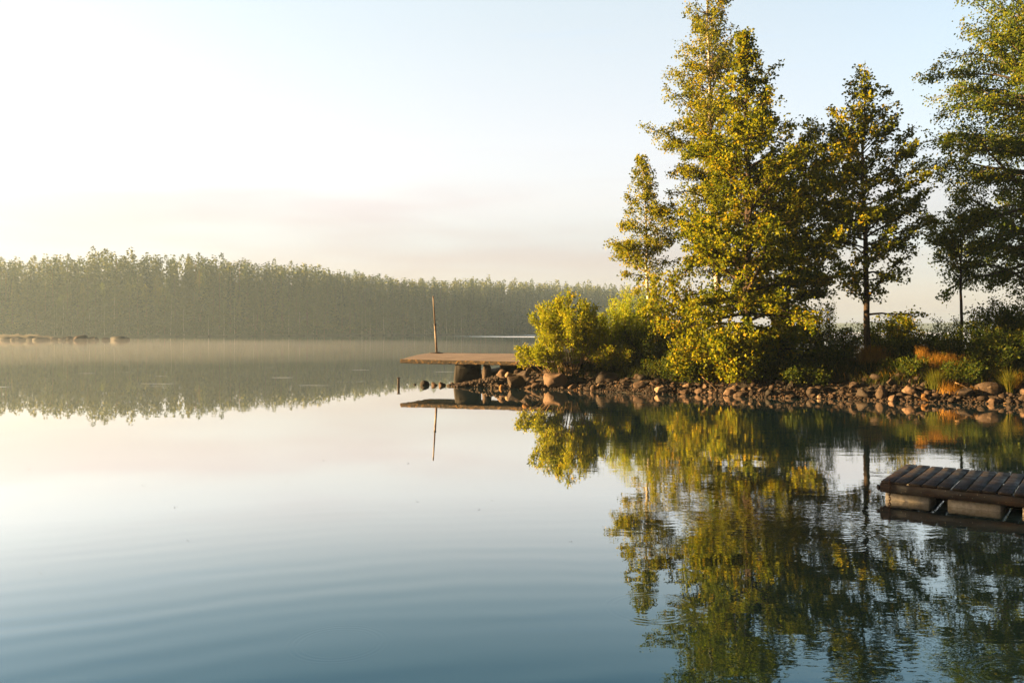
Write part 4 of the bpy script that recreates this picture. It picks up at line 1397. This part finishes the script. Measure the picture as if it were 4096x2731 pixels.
def trunk_mesh(kind, seed):
    rg = np.random.default_rng(seed)
    b_ = MB()
    r = {'spruce': .010, 'pine': .0095, 'birch': .0062}[kind]
    hs = np.linspace(0, .93, 9)
    wb = np.cumsum(rg.normal(0, .002 if kind != 'birch' else .005, 9))
    b_.tube(np.stack([wb, wb[::-1] * .5, hs - .02], 1), r * (1 - hs * .85), 6)
    if kind != 'birch':                       # bare dead limbs under the crown
        for _ in range(12):
            h = rg.uniform(.15, .55)
            a = rg.uniform(0, 6.28)
            b_.tube([(0, 0, h), (math.cos(a) * .04, math.sin(a) * .04, h + .006), (math.cos(a) * .06, math.sin(a) * .06, h)], [.0022, .0015, .0006], 3)
    return b_


nm_of = {'spruce': 'spruce_tree', 'pine': 'pine_tree', 'birch': 'birch_tree'}
lb_of = {'spruce': 'pointed dark spruce in the hazy forest edge on the far shore',
         'pine': 'bare-stemmed pine with a bushy top in the hazy forest edge on the far shore',
         'birch': 'pale green birch with a white stem at the edge of the far forest'}
nd_of = {'spruce': 'spruce_needle', 'pine': 'pine_needle', 'birch': 'far_birch_leaf'}
bk_of = {'spruce': 'pine_bark', 'pine': 'pine_bark', 'birch': 'birch_bark'}
R = np.random.default_rng(77)
FPROT = {}
for kd, cnt in (('spruce', 5), ('pine', 6), ('birch', 3)):
    for k in range(cnt):
        root = tag(empty(nm_of[kd]), lb_of[kd], 'tree', 'trees along the far shore')
        tb = trunk_mesh(kd, 300 + k).build('trunk', M[bk_of[kd]], root)
        V, Fc, T = crown_mesh(kd, 310 + k * 3 + len(kd), 0)
        cr = mesh_np('crown', V, Fc, M[nd_of[kd]], root, smooth=False, tint=T)
        FPROT.setdefault(kd, []).append([root, tb, cr, False])


def put_far(kd, c, back, H, label=None):
    pr = FPROT[kd][R.integers(len(FPROT[kd]))]
    if pr[3]:
        o = pr[0].copy()
        col.objects.link(o)
        for q in pr[1:3]:
            ch_ = q.copy()
            col.objects.link(ch_)
            ch_.parent = o
    else:
        o = pr[0]
        pr[3] = True
    x, y = far_pt(c, back)
    o.location = (x, y, .5 + max(0, back) * .03)
    wv = R.uniform(.85, 1.15)
    o.scale = (H * wv, H * wv, H)
    o.rotation_euler = (0, 0, R.uniform(0, 6.28))
    if label:
        o['label'] = label
    return o


def col_sample(n):
    """columns spaced evenly in metres along the far shore"""
    cc = np.linspace(-70, 664, 2000)
    x, y = far_pt(cc)
    s = np.concatenate([[0], np.cumsum(np.hypot(np.diff(x), np.diff(y)))])
    return np.interp((np.arange(n) + R.uniform(0, .999, n)) / n * s[-1], s, cc)


def top_h(c, back):
    D = np.interp(c, FP, FD) + back
    return (HY - np.interp(c, FP, FT)) / F * D + CH - .5


# noticeable single birches on the far shore
for c, H_, lb in [(170, .62, 'brightest pale birch standing alone in front of the far forest, left part of the shore'),
                  (62, .58, 'pale birch behind the rocky spit on the far shore'),
                  (54, .40, 'short pale birch with a bare white stem behind the rocky spit'),
                  (384, .60, 'birch with a white forked stem at the far waterline, left of the pole'),
                  (415, .55, 'slim white-stemmed birch at the far waterline just left of the pole'),
                  (447, .62, 'pale leafy birch on the far shore immediately right of the pole'),
                  (262, .5, 'slim leaning birch stem before the dark middle of the far forest'),
                  (370, .55, 'thin white-stemmed birch left of the forked one on the far shore')]:
    put_far('birch', c, 2.0, H_ * 27, lb)
rows_ = [(60, 3, .50, .80), (75, 8, .70, .95), (75, 14, .78, .98), (75, 21, .86, 1.02)]
for n_, back, lo, hi in rows_:
    for c in col_sample(n_):
        r_ = R.random()
        kd = 'pine' if r_ < .26 else ('spruce' if r_ < .94 else 'birch')
        if back < 5:
            kd = 'birch' if r_ < .35 else ('spruce' if r_ < .7 else 'pine')
        bb = back + R.normal(0, 2)
        bb = max(bb, 1.5) * min(1, (672 - c) / 40)
        put_far(kd, c, bb, top_h(c, bb) * R.uniform(lo, hi) * {'birch': .72, 'pine': .88, 'spruce': 1.05}[kd] * (1 if c < 640 else .9))

# the wood behind them reads as one mass
VS, FS, TS, nvs = [], [], [], 0
lite = [crown_mesh(k_, 800 + i_, 420) for i_, k_ in enumerate(['spruce', 'pine', 'spruce', 'pine', 'birch'])]
for row, back in enumerate((26, 31, 37, 44, 52, 62)):
    for c in col_sample(110):
        bb = (back + R.normal(0, 3)) * min(1, (680 - c) / 60)
        V, Fc, T = lite[R.choice(5, p=[.42, .16, .30, .08, .04])]
        Hh = top_h(c, bb) * R.uniform(.88, 1.0) * (1.08 if R.random() < .07 else 1)
        x, y = far_pt(c, bb)
        VS.append(rotz(V * (Hh * 1.05, Hh * 1.05, Hh), R.uniform(0, 6.28)) + (x, y, .5 + bb * .08))
        FS.append(Fc + nvs)
        TS.append(np.clip(T + R.normal(0, .28), 0, 1))
        nvs += len(V)
tag(mesh_np('forest', np.vstack(VS), np.vstack(FS), M['spruce_needle'], smooth=False, tint=np.concatenate(TS)),
    'deep mixed conifer forest massed behind the first trees of the far shore', 'forest', kind='stuff')
# undergrowth along the far waterline
n = 30000
c = R.uniform(-70, 668, n)
bb = np.abs(R.normal(0, 9, n)) + 1.5
bb *= np.minimum(1, (672 - c) / 30)
x, y = far_pt(c, bb)
hh = vnoise(x, y, .18, 9) * 6 + 1.5
P = np.stack([x, y, .5 + R.random(n) ** .8 * hh], 1)
Dr = R.normal(size=(n, 3)) + np.array([0, 0, .5])
Dr /= np.linalg.norm(Dr, axis=1)[:, None]
V, Fc = leaf_quads(P, Dr, R.uniform(.5, 1.2, n), .6)
tag(mesh_np('undergrowth', V, Fc, M['spruce_needle'], smooth=False, tint=np.clip(R.normal(.15, .2, n), 0, 1)),
    'low leafy undergrowth along the far waterline', 'undergrowth', kind='stuff')

# stones along the far waterline
fprot = []
for k in range(6):
    V, Fc = rock_verts((1, .9, .6), 950 + k, .5, 2)
    fprot.append([mesh_np('stone', V, Fc, M['far_stone']), False])


def put_stone(x, y, z, s, label, group, cat='stone', flat=1.0):
    p = fprot[R.integers(6)]
    o = p[0].copy() if p[1] else p[0]
    if p[1]:
        col.objects.link(o)
    p[1] = True
    o.location = (x, y, z)
    o.scale = (s * R.uniform(.9, 1.5), s, s * R.uniform(.7, 1.1) * flat)
    o.rotation_euler = (0, 0, R.uniform(-.5, .5))
    return tag(o, label, cat, group)


for c in col_sample(64):
    x, y = far_pt(c, R.uniform(-1.5, 1.0))
    put_stone(x, y, .2, R.uniform(.6, 2.0), 'grey stone at the waterline below the far forest', 'stones of the far shore')

# rocky spit in the far left of the lake
n_ = 60
cs = np.linspace(-120, 78, n_)
V = []
for c in cs:
    ef = min(1, (78 - c) / 40)
    for b_, z_ in ((-6, -.8), (-1.5, .15), (1.5, .9), (6, 1.25), (16, 1.0), (30, -.8)):
        D = 205 + b_ * (.4 + .6 * ef)
        V.append((px(c, D), D, z_ * ef * 1.1 + R.normal(0, .08) if z_ > 0 else z_))
Fc = [[i * 6 + j, (i + 1) * 6 + j, (i + 1) * 6 + j + 1, i * 6 + j + 1] for i in range(n_ - 1) for j in range(5)]
spit_m, t = material('pale dry grass ground')
g = t.n('ShaderNodeNewGeometry')
n1 = t.n('ShaderNodeTexNoise', Vector=g.outputs['Position'], Scale=.5, Detail=5.0)
out(t, t.n('ShaderNodeBsdfPrincipled', Base_Color=t.mix(n1.outputs[0], (.04, .038, .022), (.12, .105, .065)), Roughness=.95))
tag(mesh_np('spit', V, Fc, spit_m), kind='structure')
for k in range(40):
    c = R.uniform(-10, 100) if k % 3 else R.uniform(40, 130)
    D = 203 + R.normal(0, 2.0)
    if c > 78:
        D = 202 + R.normal(0, 1.2)
        if R.random() < .35:
            continue
    put_stone(px(c, D), D, .25, R.uniform(1.0, 3.0), 'dark wet stone on the low rocky spit far across the lake', 'stones of the rocky spit')
for c, s_, fl, lb in [(34, 5.0, .8, 'broadest dark mound of rock on the rocky spit, capped by a small pale stone'),
                      (80, 3.6, .9, 'tilted pinkish sunlit rock on the rocky spit'),
                      (121, 5.6, .50, 'long low flat dark rock at the outer end of the rocky spit'),
                      (116, 2.4, .8, 'pale rock behind the long flat dark rock of the rocky spit'),
                      (20, 3.0, .7, 'dark rounded rock left of the broad mound on the rocky spit'),
                      (67, 3.0, .8, 'round dark rock between the broad mound and the pinkish rock'),
                      (94, 2.4, .8, 'small dark round rock just right of the pinkish rock')]:
    D = 201.0
    V, Fc = rock_verts((s_, s_ * .7, s_ * .42 * fl + .5), 40 + int(c), .5, 3)
    if c == 80:
        V = roty(V, -.3)
    o = mesh_np('rock', V, Fc, M['stone' if c == 80 else 'far_stone'])
    o.location = (px(c, D), D, .25)
    tag(o, lb, 'rock', 'large rocks of the rocky spit')

# ------------------------------------------------------------------ mist lying on the water, haze in the air
def vol_mat(name, colr, dens, an):
    m, t = material(name)
    v = t.n('ShaderNodeVolumePrincipled', Color=(*colr, 1), Density=dens, Anisotropy=an)
    t.n('ShaderNodeOutputMaterial', Volume=v)
    return m


mist_m = vol_mat('mist', (.44, .47, .54), .0012, .3)
V0, F0 = ICO[3]
for k, (c, D, rx, ry, rz_) in enumerate([(60, 108, 62, 52, 1.3), (330, 112, 40, 46, 1.0), (-120, 105, 60, 50, 1.4)]):
    V = V0.copy()
    V[:, 2] = np.maximum(V[:, 2], 0.0)
    o = mesh_np('mist', V * (rx, ry, rz_), F0, mist_m)
    o.location = (px(c, D), D, .015)
    tag(o, 'thin warm mist lying low over the calm lake', 'mist', kind='stuff')

V = V0.copy()
V[:, 2] = np.maximum(V[:, 2], 0.0)
o = mesh_np('mist', V * (150, 62, 26), F0, vol_mat('thin morning mist', (.44, .56, .62), .0006, .3))
o.location = (-150, 238, .03)
tag(o, 'faint veil of morning mist before the left part of the far forest', 'mist', kind='stuff')
hz = MB()
x0, x1, y0, y1, z0, z1 = -1520, 1520, -70, 1870, -3.0, 36
V = [(x, y, z) for z in (z0, z1) for (x, y) in ((x0, y0), (x1, y0), (x1, y1), (x0, y1))]
Fc = [[3, 2, 1, 0], [4, 5, 6, 7], [0, 1, 5, 4], [1, 2, 6, 5], [2, 3, 7, 6], [3, 0, 4, 7]]
o = mesh_np('haze', V, Fc, vol_mat('haze', (.40, .56, .74), .00042, .2), smooth=False)
tag(o, 'pale morning haze', 'haze', kind='stuff')
